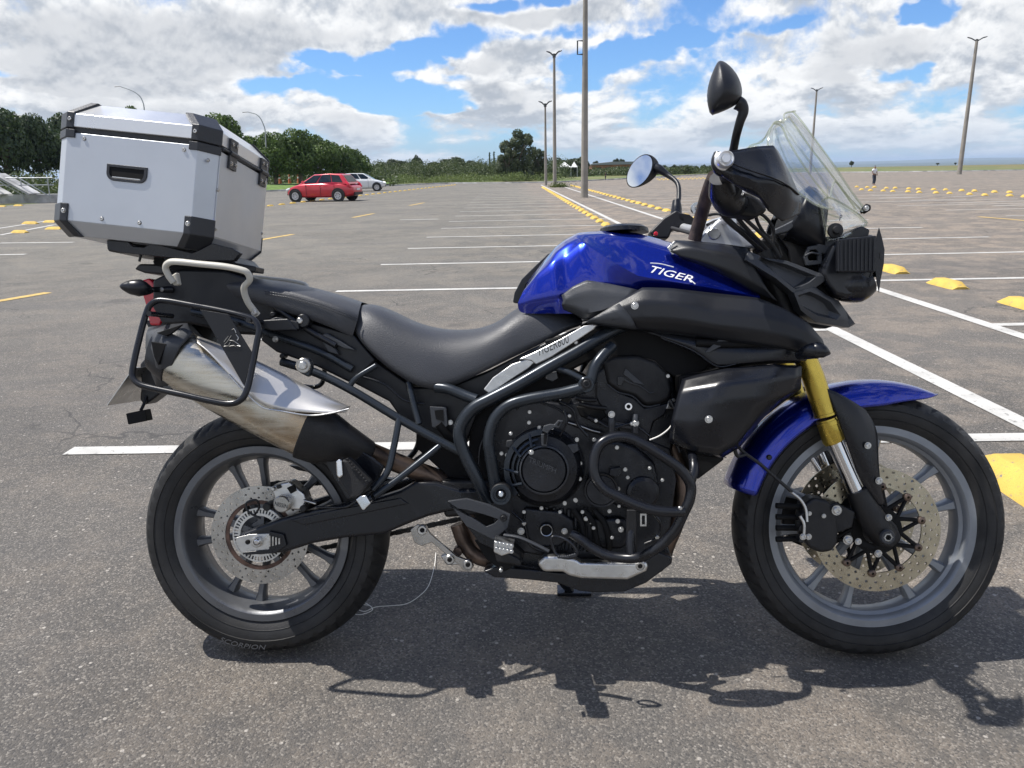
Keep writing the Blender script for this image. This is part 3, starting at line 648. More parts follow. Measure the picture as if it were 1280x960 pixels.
for an, r0, r1 in ((150, .062, .094), (118, .06, .094), (186, .060, .094), (212, .060, .092)):
    a_ = R(an); mb = MB(); mb.tube([(cc[0]+r0*math.cos(a_), cc[1]-.033, cc[2]+r0*math.sin(a_)), (cc[0]+r1*math.cos(a_-.12), cc[1]-.018, cc[2]+r1*math.sin(a_-.12))], .0042, 8); mb.build('cooling_rib', 'frame', cl_)
Z6b = (620, 510, 7.386)
poly('cable_bracket', 'greyp', [(425, 215), (440, 165), (500, 148), (540, 152), (575, 110), (622, 118), (580, 190), (545, 180), (490, 215), (480, 240)], .205, .01, cl_, z=Z6b, bevel=.002)
poly('cable_bracket', 'greyp', [(415, 240), (485, 240), (470, 360), (420, 350)], .20, .01, cl_, z=Z6b, bevel=.002)
poly('bracket_slot', 'dark', [(442, 245), (474, 245), (462, 335), (440, 335)], .2015, .01, cl_, z=Z6b, bevel=0)
poly('bracket_slot', 'dark', [(562, 160), (580, 130), (600, 128), (578, 168)], .2065, .01, cl_, z=Z6b, bevel=0)
text_part('cover_lettering', 'TRIUMPH', [(620+300/7.386, 510+500/7.386), (620+552/7.386, 510+606/7.386), (620+560/7.386, 510+560/7.386), (620+306/7.386, 510+448/7.386)], 'greyp', w=.2035, parent=cl_, off=0, solid=.002, shear=.1)
for (x, y) in ((305, 135), (400, 180), (135, 235), (100, 435), (50, 420), (90, 620), (222, 790), (420, 925), (635, 882), (738, 855), (705, 722), (775, 655), (778, 512), (748, 295), (908, 290)):
    bolt(620+x/7.386, 510+y/7.386, .150, .0034, eng)
bolt(620+325/7.386, 510+408/7.386, .185, .0045, cl_)
# ignition side covers
gen = poly('generator_cover', 'case', [(845, 190), (880, 160), (945, 165), (1010, 190), (1085, 250), (1100, 330), (1095, 410), (1000, 440), (930, 430), (870, 380), (830, 290)], .150, .05, eng, z=Z5, bevel=.012)
c_ = P(480+868/3.2, 500+358/3.2, .155); MB().lathe([(0, -.012), (.034, -.012), (.038, -.006), (.040, .01), (0, .01)], (c_[0], c_[1], c_[2]), 48).build('starter_cover', 'case', eng)
MB().lathe([(.036, -.011), (.040, -.012), (.041, -.004), (.036, -.004)], (c_[0], c_[1], c_[2]), 48, closed=True).build('cover_ring', 'blackm', eng)
c_ = P(480+1035/3.2, 500+370/3.2, .15); MB().lathe([(0, -.016), (.030, -.016), (.038, -.010), (.042, .01), (0, .01)], (c_[0], c_[1], c_[2]), 48).build('water_pump_cover', 'case', eng)
c_ = P(683, 662, .145); MB().lathe([(0, -.003), (.011, -.003), (.012, -.006), (.0155, -.007), (.0165, 0), (0, 0)], (c_[0], c_[1], c_[2]), 40).build('oil_sight_glass', 'dark', eng)
MB().lathe([(.0125, -.0075), (.0140, -.0085), (.0150, -.0075), (.0140, -.005)], (c_[0], c_[1], c_[2]), 40, closed=True).build('sight_glass_ring', 'alu', eng)
for (x, y, r) in ((932, 190, 4.5), (965, 278, 4.5), (975, 310, 4), (1058, 325, 4.5), (937, 355, 4.5), (902, 445, 4.5), (808, 475, 5), (948, 518, 6.5), (935, 485, 5), (722, 525, 7), (548, 525, 8), (765, 400, 4.5), (840, 158, 4.5), (772, 158, 4.5), (830, 492, 4), (940, 425, 3.5), (723, 412, 4.2)):
    bolt(480+x/3.2, 500+y/3.2, .158, r/1250, eng)
poly('starter_motor', 'case', [(800, 470), (960, 470), (1000, 520), (960, 600), (800, 600)], .135, .06, eng, z=Z5, bevel=.012)
for k in range(3): tubep('coolant_hose', 'dark', [(760+k*40, 440, .15), (790+k*45, 490, .155), (800+k*50, 560, .15), (820+k*40, 600, .14)], .0075, eng, z=Z5)
poly('engine_stay', 'blackm', [(972, 440), (1012, 440), (1012, 620), (972, 640)], .2, .012, eng, z=Z5, bevel=.003)
ring_poly('slotted_stay', 'bolt', [(1025, 455), (1050, 455), (1050, 505), (1025, 505)], [(1031, 462), (1044, 462), (1044, 498), (1031, 498)], .17, .006, eng, z=Z5, bevel=0)
# small wiring, hoses and clamps over the engine
for l_, r_ in (([(645, 512, .15), (660, 500, .15), (690, 508, .145), (712, 520, .15)], .0028), ([(700, 502, .15), (716, 512, .155), (722, 530, .15), (735, 545, .155)], .0035), ([(745, 525, .16), (765, 535, .165), (790, 530, .165), (812, 545, .17)], .003),
               ([(838, 500, .165), (846, 520, .17), (843, 545, .17), (850, 565, .17)], .004), ([(640, 640, .14), (655, 655, .145), (662, 680, .14), (680, 690, .13)], .0035), ([(606, 545, .17), (600, 560, .172), (598, 580, .17)], .0028),
               ([(450, 470, .12), (480, 480, .13), (505, 500, .13), (530, 505, .13)], .0028), ([(700, 545, .16), (708, 528, .17), (705, 512, .165)], .0022), ([(815, 640, .165), (826, 655, .16), (822, 672, .155), (806, 680, .15)], .004)):
    tubep('hose', 'blackg', l_, r_, eng, sub=7)
for x, y, w_ in ((712, 520, .154), (745, 526, .165), (846, 520, .176), (655, 655, .15), (790, 530, .17), (822, 672, .16)): cylp('hose_clamp', 'bolt', x, y, w_, .0052, .012, eng)
for x, y, w_, m_ in ((690, 470, .13, 'greyp'), (716, 560, .165, 'greyp'), (748, 560, .165, 'case'), (770, 590, .168, 'case'), (640, 555, .14, 'greyp')): poly('engine_bracket', m_, [(x-7, y-4), (x+6, y-6), (x+8, y+3), (x+1, y+7), (x-8, y+4)], w_, .015, eng, bevel=.002)
for x, y in ((720, 428), (668, 500), (700, 498), (690, 535), (662, 515), (835, 470), (842, 500), (655, 640), (700, 640), (728, 640), (742, 660), (765, 672), (812, 585), (828, 600)): bolt(x, y, .162 if y > 560 else .145, .0032, eng)
# headers, radiator
for k in range(3):
    y_ = -.075+k*.075
    MB().tube([tuple(np.array(P(826, 530, 0))+[0, y_, 0]), tuple(np.array(P(842, 575, 0))+[0, y_, 0]), tuple(np.array(P(846, 620, 0))+[0, y_, 0]), tuple(np.array(P(832, 668, 0))+[0, y_*.8, 0]), tuple(np.array(P(810, 706, 0))+[0, y_*.5, 0]), tuple(np.array(P(720, 712, 0))+[0, y_*.3, 0])], .019, 16).build('header_pipe', 'pipe', bike)
rad = poly('radiator', 'dark', [(848, 470), (905, 462), (905, 575), (872, 600), (852, 560)], .16, .32, bevel=.004)
MB_ = MB(); a_ = np.array(P(906, 468, .15)); b_ = np.array(P(906, 572, .15))
for k in range(26):
    q = a_+(b_-a_)*k/25; MB_.box((q[0]+.002, 0, q[2]), (.004, .3, .0012))
tag(MB_.build('radiator_fin', 'blackm', rad, smooth=False), kind='stuff')
tubep('radiator_hose', 'blackm', [(842, 500, .11), (855, 520, .12), (872, 515, .12), (880, 490, .12)], .015)
tubep('wire', 'thread', [(812, 550, .20), (824, 545, .20), (835, 537, .20), (842, 528, .2)], .0018)
# bash plate and its silver bar
bp = poly('bash_plate', 'blackg', [(604, 714), (622, 708), (700, 716), (780, 716), (806, 700), (822, 690), (841, 697), (840, 705), (808, 729), (781, 740), (742, 741), (724, 739), (697, 729), (660, 725), (618, 722)], .13, .26, bevel=.004)
poly('bash_plate_cheek', 'blackg', [(640, 690), (700, 690), (760, 690), (830, 670), (840, 696), (815, 712), (700, 716), (640, 706)], .085, .17, bp, bevel=.004)
for x in (738, 765): poly('plate_mount', 'blackm', [(x, 722), (x+12, 722), (x+12, 735), (x, 735)], .12, .02, bp)
sb = poly('silver_bar', 'alu', [(610, 655), (640, 625), (720, 625), (775, 640), (790, 648), (1000, 650), (1050, 645), (1062, 670), (1050, 688), (975, 722), (790, 718), (740, 705), (715, 690), (635, 690)], .170, .035, z=Z5, bevel=.013, parent=bike)
sb['label'] = 'bare silver protector bar above the bash plate'
cylp('bar_bolt', 'bolt', 480+1025/3.2, 500+665/3.2, .172, .011, .01, sb); cylp('bar_bolt', 'dark', 480+1025/3.2, 500+665/3.2, .1735, .006, .01, sb)
# crash bar
def cb(pts, name='crash_bar', r=.0118): return tubep(name, 'blackg', pts, r, z=Z5, mirror=True, seg=14)
cbar = cb([(1195, 447, .262), (1150, 447, .272), (1080, 441, .278), (1010, 420, .28), (940, 388, .28), (880, 355, .278), (845, 305, .275), (840, 240, .272), (862, 180, .268), (910, 152, .264), (975, 150, .262), (1050, 185, .262), (1120, 228, .262), (1180, 272, .26), (1215, 315, .258), (1228, 350, .256), (1222, 400, .256), (1200, 450, .254), (1165, 520, .25), (1115, 575, .24), (1060, 612, .23), (1020, 630, .215), (960, 632, .20), (890, 620, .19), (830, 590, .18), (790, 560, .175), (750, 535, .165)])
cb([(1222, 345, .256), (1238, 290, .25), (1238, 250, .235), (1230, 210, .2)], 'crash_bar_strut', .0105)
cb([(990, 636, .205), (985, 580, .20), (988, 520, .19), (985, 470, .17)], 'crash_bar_strut', .0105)
cylp('clamp_bolt', 'bolt', 480+1185/3.2, 500+435/3.2, .276, .005, .01, cbar)

# ---------------------------------------------------------------- body fill behind the tubes
poly('battery_box', 'black', [(442, 425), (475, 455), (517, 484), (560, 484), (605, 466), (660, 438), (720, 410), (740, 420), (700, 455), (620, 500), (596, 520), (580, 560), (560, 560), (500, 522), (486, 502), (440, 478)], .105, .21, bevel=.006)
poly('inner_panel', 'black', [(330, 400), (350, 392), (442, 418), (470, 450), (440, 480), (395, 458), (345, 440), (325, 425)], .118, .236, bevel=.006)
poly('air_box', 'dark', [(680, 425), (760, 405), (860, 420), (890, 455), (860, 480), (800, 450), (740, 450), (700, 470)], .12, .24, bevel=.006)
poly('gearbox_shroud', 'dark', [(588, 515), (700, 460), (735, 470), (735, 520), (640, 540), (612, 620), (585, 575)], .09, .18, bevel=.004)
poly('shock_spring_cover', 'dark', [(575, 560), (612, 600), (630, 660), (600, 660), (575, 610), (520, 560), (520, 535)], .06, .12, bevel=.004)
poly('relay_cover', 'greyp', [(537, 508), (558, 509), (560, 532), (552, 538), (540, 534)], .145, .02, bevel=.002); poly('relay_slot', 'dark', [(543, 513), (554, 512), (555, 527), (545, 524)], .146, .01, bevel=0)
bolt(563, 528, .135, .0045); tubep('air_intake', 'dark', [(548, 530, .145), (560, 545, .14), (572, 556, .13)], .010)
# silver brushed side trims along the seat
tr1 = poly('side_trim', 'greyp', [(604, 487), (616, 472), (640, 455), (658, 449), (672, 450), (660, 461), (640, 474), (612, 493)], .165, .02, bevel=.003)
tr2 = poly('side_trim', 'alu', [(648, 449), (668, 440), (700, 424), (730, 407), (748, 405), (742, 412), (712, 432), (690, 446), (670, 456), (664, 451)], .168, .02, bevel=.003); tr2['label'] = 'brushed metal trim strip with slanted lettering'
tr1.data.materials[0] = mt['alu']
text_part('trim_lettering', 'TIGER800', [(673.5, 445), (712.5, 428), (709, 416.5), (671, 436)], 'sticker', w=.1688, off=0, parent=tr2, shear=.25)

# ---------------------------------------------------------------- seats
sil_ = [(452, 382), (463, 379), (484, 386), (514, 403), (555, 414), (599, 413), (625, 402), (645, 385), (664, 378), (692, 382), (716, 391), (727, 399)]
sh_ = [(445, 392), (458, 398), (478, 409), (508, 428), (548, 443), (590, 439), (618, 425), (645, 407), (666, 397), (694, 397), (716, 401), (728, 402)]
bt_ = [(443, 410), (450, 424), (472, 447), (500, 468), (530, 484), (560, 484), (605, 461), (640, 444), (664, 433), (694, 418), (716, 406), (728, 404)]
wt = [.11, .13, .14, .148, .15, .145, .130, .115, .105, .095, .085, .07]
rows = [[(x, y+3, w_*.97) for (x, y), w_ in zip(bt_, wt)], [(x, y-1, w_*1.04) for (x, y), w_ in zip(bt_, wt)], [((a[0]*2+b_[0])/3, (a[1]*2+b_[1])/3, w_*1.02) for a, b_, w_ in zip(bt_, sh_, wt)],
        [(x, y, w_*.92) for (x, y), w_ in zip(sh_, wt)], [((a[0]+b_[0])/2, a[1]*.35+b_[1]*.65, w_*.72) for a, b_, w_ in zip(sh_, sil_, wt)], [(x, y, w_*.42) for (x, y), w_ in zip(sil_, wt)], [(x, y+1, 0) for x, y in sil_]]
mb = MB(); rr = [PP(r_) for r_ in rows]; 
for k in range(len(rr[-1])): rr[-1][k] = (rr[-1][k][0], 0.0, rr[-2][k][2]+.004)
mb.grid(rr); seat = mb.build('rider_seat', 'seat', bike, sub=2, mirror=True, ang=180); seat.modifiers.move(0, 0)
for k in (0,): poly('seat_end', 'seat', [(450, 390), (462, 389), (480, 412), (475, 445), (447, 418)] if k == 0 else [(690, 388), (720, 395), (724, 402), (690, 415)], .08, .16, seat, bevel=.006)
sil2 = [(282, 348), (300, 346), (330, 348), (362, 352), (400, 361), (432, 371), (452, 378)]
sh2 = [(282, 353), (300, 353), (330, 357), (362, 362), (400, 373), (432, 385), (448, 392)]
bt2 = [(290, 368), (305, 372), (330, 378), (356, 388), (396, 400), (425, 412), (441, 420)]
w2 = [.10, .12, .135, .14, .142, .14, .125]
rows = [[(x, y+2, w_*.96) for (x, y), w_ in zip(bt2, w2)], [(x, y-2, w_*1.02) for (x, y), w_ in zip(bt2, w2)], [(x, y+5, w_*1.02) for (x, y), w_ in zip(sh2, w2)], [(x, y, w_*.96) for (x, y), w_ in zip(sh2, w2)], [((a[0]+b_[0])/2, (a[1]+b_[1])/2, w_*.75) for a, b_, w_ in zip(sh2, sil2, w2)], [(x, y, w_*.42) for (x, y), w_ in zip(sil2, w2)], [(x, y, 0) for x, y in sil2]]
rr = [PP(r_) for r_ in rows]
for k in range(len(rr[-1])): rr[-1][k] = (rr[-1][k][0], 0.0, rr[-2][k][2]+.003)
pst = MB().grid(rr).build('passenger_seat', 'seat', bike, sub=2, mirror=True, ang=180)
for dy in (7, 10):
    l_ = [(x+1, y+dy, w_*1.035) for (x, y), w_ in zip(sh2, w2)][2:]
    pts = PP(l_); mb = MB(); Q = []
    for i in range(len(pts)-1):
        for t in np.arange(0, 1, .1): Q.append(np.array(pts[i])*(1-t)+np.array(pts[i+1])*t)
    for i in range(0, len(Q)-1): mb.tube([Q[i], Q[i]+(Q[i+1]-Q[i])*.6], .0011, 4, sub=1)
    tag(mb.build('seat_stitching', 'greyp', pst, smooth=False), kind='stuff')
poly('seat_end', 'seat', [(428, 382), (445, 388), (441, 395), (438, 417), (422, 408)], .120, .24, pst, bevel=.008)

# ---------------------------------------------------------------- tail
Z2 = (120, 310, 4.0)
tail = poly('tail_unit', 'black', [(340, 130), (420, 105), (640, 110), (760, 150), (830, 220), (900, 290), (900, 350), (860, 440), (700, 430), (560, 400), (470, 380), (330, 385), (280, 300), (280, 160)], .10, .20, z=Z2, bevel=.008)
poly('tail_cover', 'blackg', [(188, 105), (215, 78), (300, 80), (420, 105), (420, 140), (300, 130), (240, 125)], .07, .14, z=Z2, bevel=.005)
poly('tail_light', 'red', [(176, 350), (186, 347), (192, 353), (194, 360), (206, 392), (200, 407), (187, 407), (180, 376), (174, 358)], .055, .11, bevel=.006)
poly('tail_support', 'dark', [(280, 60), (420, 70), (430, 130), (300, 130)], .05, .10, z=Z2, bevel=.004)
ti = MB(); a_ = np.array(P(197, 361, .12)); b_ = np.array(P(151, 358, .17))
def blob(pts, rs, name, m, parent=bike, flat=1.0, seg=18): return MB().tube(PP(pts), rs, seg, sub=6, flat=flat).build(name, m, parent, ang=60)
blob([(150, 357.5, .20), (154, 358, .20), (163, 359, .195), (175, 360, .19), (184, 362, .17), (190, 363, .15)], [.002, .009, .017, .0205, .013, .006], 'rear_indicator', 'blackg')
blob([(186, 362, .16), (200, 362, .12), (215, 362, .10)], [.006, .007, .009], 'indicator_stalk', 'black'); bolt(202, 362, .125, .004)
# grab rail
gr = tubep('grab_rail', 'cream', [(217, 353, .205), (211, 345, .21), (207, 335, .215), (210, 329, .22), (220, 327, .222), (250, 330, .224), (280, 333, .224), (300, 337, .222), (309, 341, .218), (312, 350, .21), (305, 360, .20), (309, 376, .185), (318, 389, .17), (322, 394, .165)], .0085, mirror=True, flat=.85, seg=14)
bolt(318, 391, .178, .006, gr)
poly('rail_foot', 'cream', [(212, 345), (220, 340), (223, 356), (216, 357)], .20, .02, gr, bevel=.004)
poly('rail_bracket', 'black', [(325, 400), (360, 398), (372, 413), (340, 414), (322, 408)], .165, .03, bevel=.004)
lc = cylp('helmet_lock', 'blackg', 378, 401, .15, .016, .04); cylp('helmet_lock_core', 'bolt', 374, 401, .155, .0075, .04, lc); bolt(344, 424, .14, .0055)
poly('seat_lug', 'greyp', [(398, 420), (408, 416), (424, 425), (444, 438), (430, 436), (414, 428), (424, 444), (410, 440)], .135, .02, bevel=.003)
poly('tail_bracket', 'black', [(330, 402), (345, 396), (372, 402), (374, 412), (345, 412)], .16, .02, bevel=.003)
for (x, y) in ((340, 393), (295, 405), (352, 445)): cylp('bracket_stud', 'blackm', x, y, .15, .006, .03)
tubep('tail_frame_tube', 'frame', [(240, 390, .12), (290, 400, .125), (345, 420, .13), (400, 440, .13), (440, 462, .13)], .009, mirror=True)
tubep('undertail_bar', 'blackg', [(335, 372, .12), (350, 388, .125), (385, 412, .13), (420, 432, .135)], .008, mirror=True)
# number plate hanger, plate, reflector
poly('plate_hanger', 'black', [(174, 455), (183, 445), (200, 478), (205, 488), (190, 500), (180, 507), (174, 500), (176, 480)], .03, .06, bevel=.006)
pl = MB(); q = [P(134, 507, .09), P(163, 466, .09), P(176, 478, .09), P(176, 503, .09)]
plq = [np.array(P(134, 507, .095)), np.array(P(167, 460, .095))]; d_ = plq[1]-plq[0]
vs = []
for p in plq:
    for y_ in (-.095, .105): vs.append((p[0], y_, p[2]))
nrm = np.array([-d_[2], 0, d_[0]]); nrm = nrm/np.linalg.norm(nrm)*.0016
vs = vs+[tuple(np.array(v_)+nrm) for v_ in vs]
plate = MB().add(vs, [(0, 1, 3, 2), (4, 6, 7, 5), (0, 4, 5, 1), (2, 3, 7, 6), (0, 2, 6, 4), (1, 5, 7, 3)]).build('number_plate', 'alu', bike, smooth=False)
poly('reflector', 'dark', [(157, 517), (181, 512), (184, 526), (160, 531)], .07, .03, bevel=.002)
tubep('reflector_stem', 'black', [(176, 513, .05), (180, 505, .04), (183, 495, .03)], .004)
poly('inner_mudguard', 'black', [(180, 400), (240, 405), (300, 470), (330, 520), (360, 560), (352, 560), (300, 520), (240, 470), (200, 440)], .05, .10, bevel=.004)
# pannier rack
rk_pts = [(330, 262), (480, 286), (620, 312), (745, 342), (795, 365), (815, 410), (803, 480), (780, 600), (755, 710), (720, 762), (660, 778), (560, 762), (420, 730), (280, 700), (215, 680), (182, 640), (190, 570), (220, 440), (250, 330), (275, 282)]
rk = tubep('pannier_rack', 'blackg', [(x, y, .240+.064*(y-262)/516) for x, y in rk_pts], .0072, closed=True, z=Z2, seg=14)
for s_ in (1,): 
    for (a, b_) in (((310, 400), (330, 404)), ((304, 486), (345, 470)), ((186, 392), (215, 395))): tubep('rack_stay', 'blackg', [(*a, .262), ((a[0]+b_[0])/2, (a[1]+b_[1])/2, .21), (*b_, .13)], .006, rk)
# far side rack, same outline
rk2 = rk.copy(); C.objects.link(rk2); rk2.scale = (1, -1, 1)
rp = poly('rack_plate', 'black', [(520, 308), (662, 332), (784, 530), (740, 690)], .268, .003, rk, z=Z2, bevel=.0006)
for l_ in ([(680, 408), (692, 406), (700, 425)], [(700, 432), (712, 450), (706, 462)], [(640, 470), (650, 455), (662, 440)], [(642, 482), (656, 468), (668, 450), (676, 438)], [(640, 492), (660, 488), (672, 470)], [(668, 462), (690, 466), (722, 490), (705, 488)], [(664, 492), (688, 488), (700, 492)]):
    tubep('plate_emblem', 'alu', [(x, y, .2692) for x, y in l_], .0009, rp, z=Z2, seg=5)
# ---------------------------------------------------------------- tank
def symgrid(name, m, rows, top_dv=.0, parent=bike, sub=2, crease=None, ang=60, thick=0, z=None):
    """rows from lower edge up to the centre line, mirrored across the bike"""
    if z: rows = [[(z[0]+x/z[2], z[1]+y/z[2], w) for x, y, w in r_] for r_ in rows]
    rr = [PP(r_) for r_ in rows]
    rr[-1] = [(p[0], 0.0, p[2]) for p in rr[-1]]
    return MB().grid(rr).build(name, m, parent, sub=sub, mirror=True, crease=crease, ang=ang, thick=thick)
def sym2(name, m, rows, topdv, **k):
    rr = [PP(r_) for r_ in rows]; l = rr[-1]
    rr.append([(p[0], 0.0, p[2]+dv) for p, dv in zip(l, topdv)])
    return MB().grid(rr).build(name, m, k.get('parent', bike), sub=k.get('sub', 2), mirror=True, crease=k.get('crease'), ang=60)
tb = [(648, 392, .08), (668, 392, .09), (690, 392, .10), (704, 392, .11), (722, 392, .12), (755, 398, .13), (797, 398, .14), (840, 395, .15), (890, 392, .155), (950, 390, .16)]
tl = [(647, 379, .088), (668, 374, .112), (696, 369, .134), (706, 366, .130), (736, 350, .134), (760, 358, .142), (797, 364, .150), (840, 366, .158), (890, 369, .163), (950, 376, .166)]
tr_ = [(654, 364, .084), (670, 345, .096), (690, 329, .104), (707, 323, .102), (728, 302, .104), (758, 322, .152), (797, 345, .168), (840, 352, .171), (890, 360, .171), (950, 371, .169)]
tu = [(658, 358, .068), (676, 335, .076), (694, 316, .080), (708, 306, .078), (724, 297, .076), (757, 306, .106), (797, 322, .128), (840, 334, .143), (890, 347, .150), (950, 364, .156)]
tt = [(660, 354, .04), (676, 332, .045), (694, 311, .048), (707, 301, .05), (722, 293, .05), (757, 293, .072), (797, 299, .092), (840, 311, .105), (890, 330, .12), (950, 352, .135)]
tk = [(660, 352, .015), (676, 330, .018), (694, 309, .02), (707, 299, .02), (722, 291, .02), (757, 288, .03), (797, 291, .04), (840, 303, .045), (890, 322, .05), (950, 346, .06)]
tank = sym2('fuel_tank', 'blue', [tb, tl, tr_, tu, tt, tk], [.003]*10, crease=(5, .95))
text_part('tank_lettering', 'TIGER', [(813, 340.5), (866, 353.5), (866.5, 345), (815, 332)], 'white', w=.16, target=tank, shear=.35, off=.0014, parent=tank)
# swash of the first and last letters
for l_ in ([(813, 329), (826, 330), (842, 334)], [(856, 346), (863, 350), (869, 355)]):
    tr = bvh(tank); MB().tube([on_surface(x, y, tr, .16, .0006) for x, y in l_], .0013, 5, sub=3).build('tank_lettering', 'white', tank)
fc = P(780, 286, .0); MB().lathe([(0, .012), (.050, .012), (.060, .006), (.062, -.004), (.0, -.006)], (fc[0], 0, fc[2]-.006), 40, axis='z').build('filler_ring', 'blackg', tank)
poly('tank_pad', 'blackg', [(641, 378), (643, 366), (652, 349), (668, 333), (686, 316), (690, 318), (672, 340), (658, 356), (652, 380)], -.03, .03, tank, bevel=.003)
# grey knee panel
gridp('knee_panel', 'greyp', [[(702, 369, .150), (716, 358, .155), (733, 350, .155), (760, 354, .160), (797, 362, .165)], [(704, 376, .158), (722, 368, .165), (742, 364, .170), (765, 366, .175), (790, 370, .178)], [(702, 380, .155), (718, 385, .163), (734, 392, .172), (752, 388, .180), (768, 382, .182)], [(704, 387, .13), (718, 393, .135), (730, 400, .15), (745, 396, .16), (765, 390, .17)]], sub=2, crease=(8, .95), mirror=True)
# side cowl
top = [(733, 403, .178), (768, 380, .192), (803, 359, .186), (838, 360, .192), (889, 366, .200), (948, 372, .212), (981, 386, .220), (1010, 403, .220), (1028, 424, .205)]
mid0 = [(734, 404, .182), (770, 386, .202), (806, 376, .210), (845, 378, .222), (893, 388, .232), (948, 394, .238), (984, 402, .236), (1010, 415, .232), (1031, 432, .212)]
mid1 = [(736, 405, .182), (765, 400, .202), (810, 398, .212), (850, 400, .225), (896, 408, .236), (946, 413, .240), (984, 420, .240), (1008, 430, .232), (1032, 440, .212)]
low = [(740, 405, .176), (760, 409, .184), (806, 412, .192), (850, 416, .200), (898, 424, .210), (942, 430, .222), (980, 434, .226), (1006, 441, .222), (1032, 445, .205)]
und = [(745, 406, .14), (770, 411, .15), (800, 415, .16), (850, 420, .17), (898, 428, .18), (942, 434, .19), (980, 438, .20), (1005, 444, .20), (1030, 447, .19)]
cowl = gridp('side_cowl', 'black', [top, mid0, mid1, low, und], thick=.004, sub=2, crease=(6, .95), mirror=True)
gridp('cowl_tip', 'greyp', [[(734, 401, .186), (752, 391, .199), (774, 379, .205)], [(738, 403, .190), (760, 398, .204), (790, 396, .212)], [(748, 405, .186), (775, 409, .196), (796, 412, .200)]], cowl, sub=1, thick=.003)
cs = P(793.5, 382, .205); bolt(793.5, 382, .216, .0065, cowl)
lowc = gridp('lower_cowl', 'blackg', [[(800, 412, .165), (845, 418, .175), (895, 424, .188), (945, 428, .20), (985, 430, .21), (1012, 440, .20)],
      [(820, 419, .172), (858, 430, .185), (896, 440, .20), (945, 440, .21), (985, 440, .214), (1010, 446, .20)],
      [(826, 422, .170), (866, 437, .186), (896, 457, .200), (942, 453, .210), (975, 450, .212), (1008, 451, .20)],
      [(830, 425, .14), (868, 441, .15), (898, 461, .16), (942, 457, .17), (975, 454, .18), (1003, 454, .18)]], sub=2, crease=(20, .5), mirror=True)
tubep('cowl_edge', 'greyp', [(826, 422, .172), (866, 438, .188), (896, 457.5, .202), (920, 455, .207)], .0012, lowc)
poly('cowl_slot', 'greyp', [(881, 440), (898, 425), (912, 425), (905, 431), (886, 441)], .206, .006, lowc, bevel=.001)
tubep('air_duct', 'dark', [(870, 428, .195), (915, 430, .20), (950, 430, .20)], .009, lowc)
blob([(998, 444, .235), (1010, 440, .262), (1022, 438, .278), (1031, 440, .284), (1038, 442, .284)], [.010, .0165, .0185, .013, .002], 'front_indicator', 'blackg')
# radiator shroud box
shr = gridp('radiator_shroud', 'blackg', [[(853, 473, .19), (880, 466, .205), (909, 460, .215), (968, 455, .225), (1002, 458, .205)],
      [(848, 490, .215), (872, 486, .235), (902, 480, .252), (962, 474, .25), (1002, 470, .215)],
      [(843, 509, .222), (874, 506, .245), (892, 499, .256), (955, 500, .25), (1000, 486, .205)],
      [(839, 526, .222), (868, 528, .245), (896, 528, .252), (945, 520, .235), (978, 500, .195)],
      [(836, 552, .205), (864, 563, .225), (898, 568, .232), (920, 556, .22), (945, 531, .19)],
      [(840, 555, .16), (868, 568, .17), (902, 573, .18), (924, 560, .17), (948, 533, .15)]], thick=.004, sub=2, crease=(6, 1.0), mirror=True)
bolt(886, 524, .258, .0065, shr)
poly('shroud_back', 'dark', [(853, 473), (909, 458), (1002, 457), (1002, 486), (945, 530), (920, 556), (898, 566), (866, 562), (840, 548)], .165, .05, shr, mirror=True)
# upper trims of the cockpit sides
Z7 = (640, 260, 3.048)
def q7(l): return [(640+x/3.048, 260+y/3.048, w) for x, y, w in l]
ut = gridp('upper_trim', 'black', [q7([(590, 152, .122), (620, 122, .118), (740, 128, .13), (850, 142, .14), (905, 152, .145)]), q7([(602, 165, .137), (680, 150, .152), (770, 168, .165), (860, 185, .175), (925, 215, .18)]), q7([(630, 180, .142), (730, 205, .160), (830, 238, .172), (910, 275, .182), (975, 315, .185)]), q7([(640, 190, .132), (760, 235, .15), (850, 280, .165), (945, 335, .175), (1010, 355, .180)])], sub=2, thick=.004, crease=(10, .8), mirror=True)
poly('trim_edge', 'alu', [(834, 310), (843, 301), (845, 302), (838, 311), (843, 318), (840, 318)], .137, .004, ut, bevel=.0008)
# nose side piece with two recesses
Zc = (820, 320, 4.267)
def qc(l): return [(820+x/4.267, 320+y/4.267, w) for x, y, w in l]
def strip_loop(name, m, outer, inner, parent, depth=.05):
    """bevelled frame between an outer line and a recessed inner line"""
    O1 = PP(qc(outer)); I1 = PP(qc(inner)); n = len(O1); vs = []; fs = []
    for p in O1: vs.append(p)
    for a, b_ in zip(O1, I1): vs.append(tuple(np.array(a)*.35+np.array(b_)*.65+np.array((0, -.004, 0))))
    for p in I1: vs.append((p[0], p[1]+.016, p[2]))
    for p in O1: vs.append((p[0], p[1]+depth, p[2]))
    for k in range(n):
        j = (k+1) % n
        for l_ in ((0, 1), (1, 2)): fs.append((l_[0]*n+k, l_[0]*n+j, l_[1]*n+j, l_[1]*n+k))
        fs.append((k, j, 3*n+j, 3*n+k))
    fs.append(tuple(2*n+k for k in range(n))); fs.append(tuple(3*n+k for k in range(n)))
    return MB().add(vs, fs).build(name, m, parent, bevel=.0015, mirror=True)
ns = strip_loop('nose_trim', 'greyp', [(478, 20, .192), (490, -28, .175), (560, 8, .175), (700, 25, .15), (930, 112, .12), (850, 170, .14), (735, 200, .175), (640, 120, .20)], [(575, 20, .18), (590, 15, .175), (620, 30, .172), (690, 55, .165), (815, 108, .15), (800, 125, .15), (745, 165, .165), (650, 90, .18)], bike, .05)
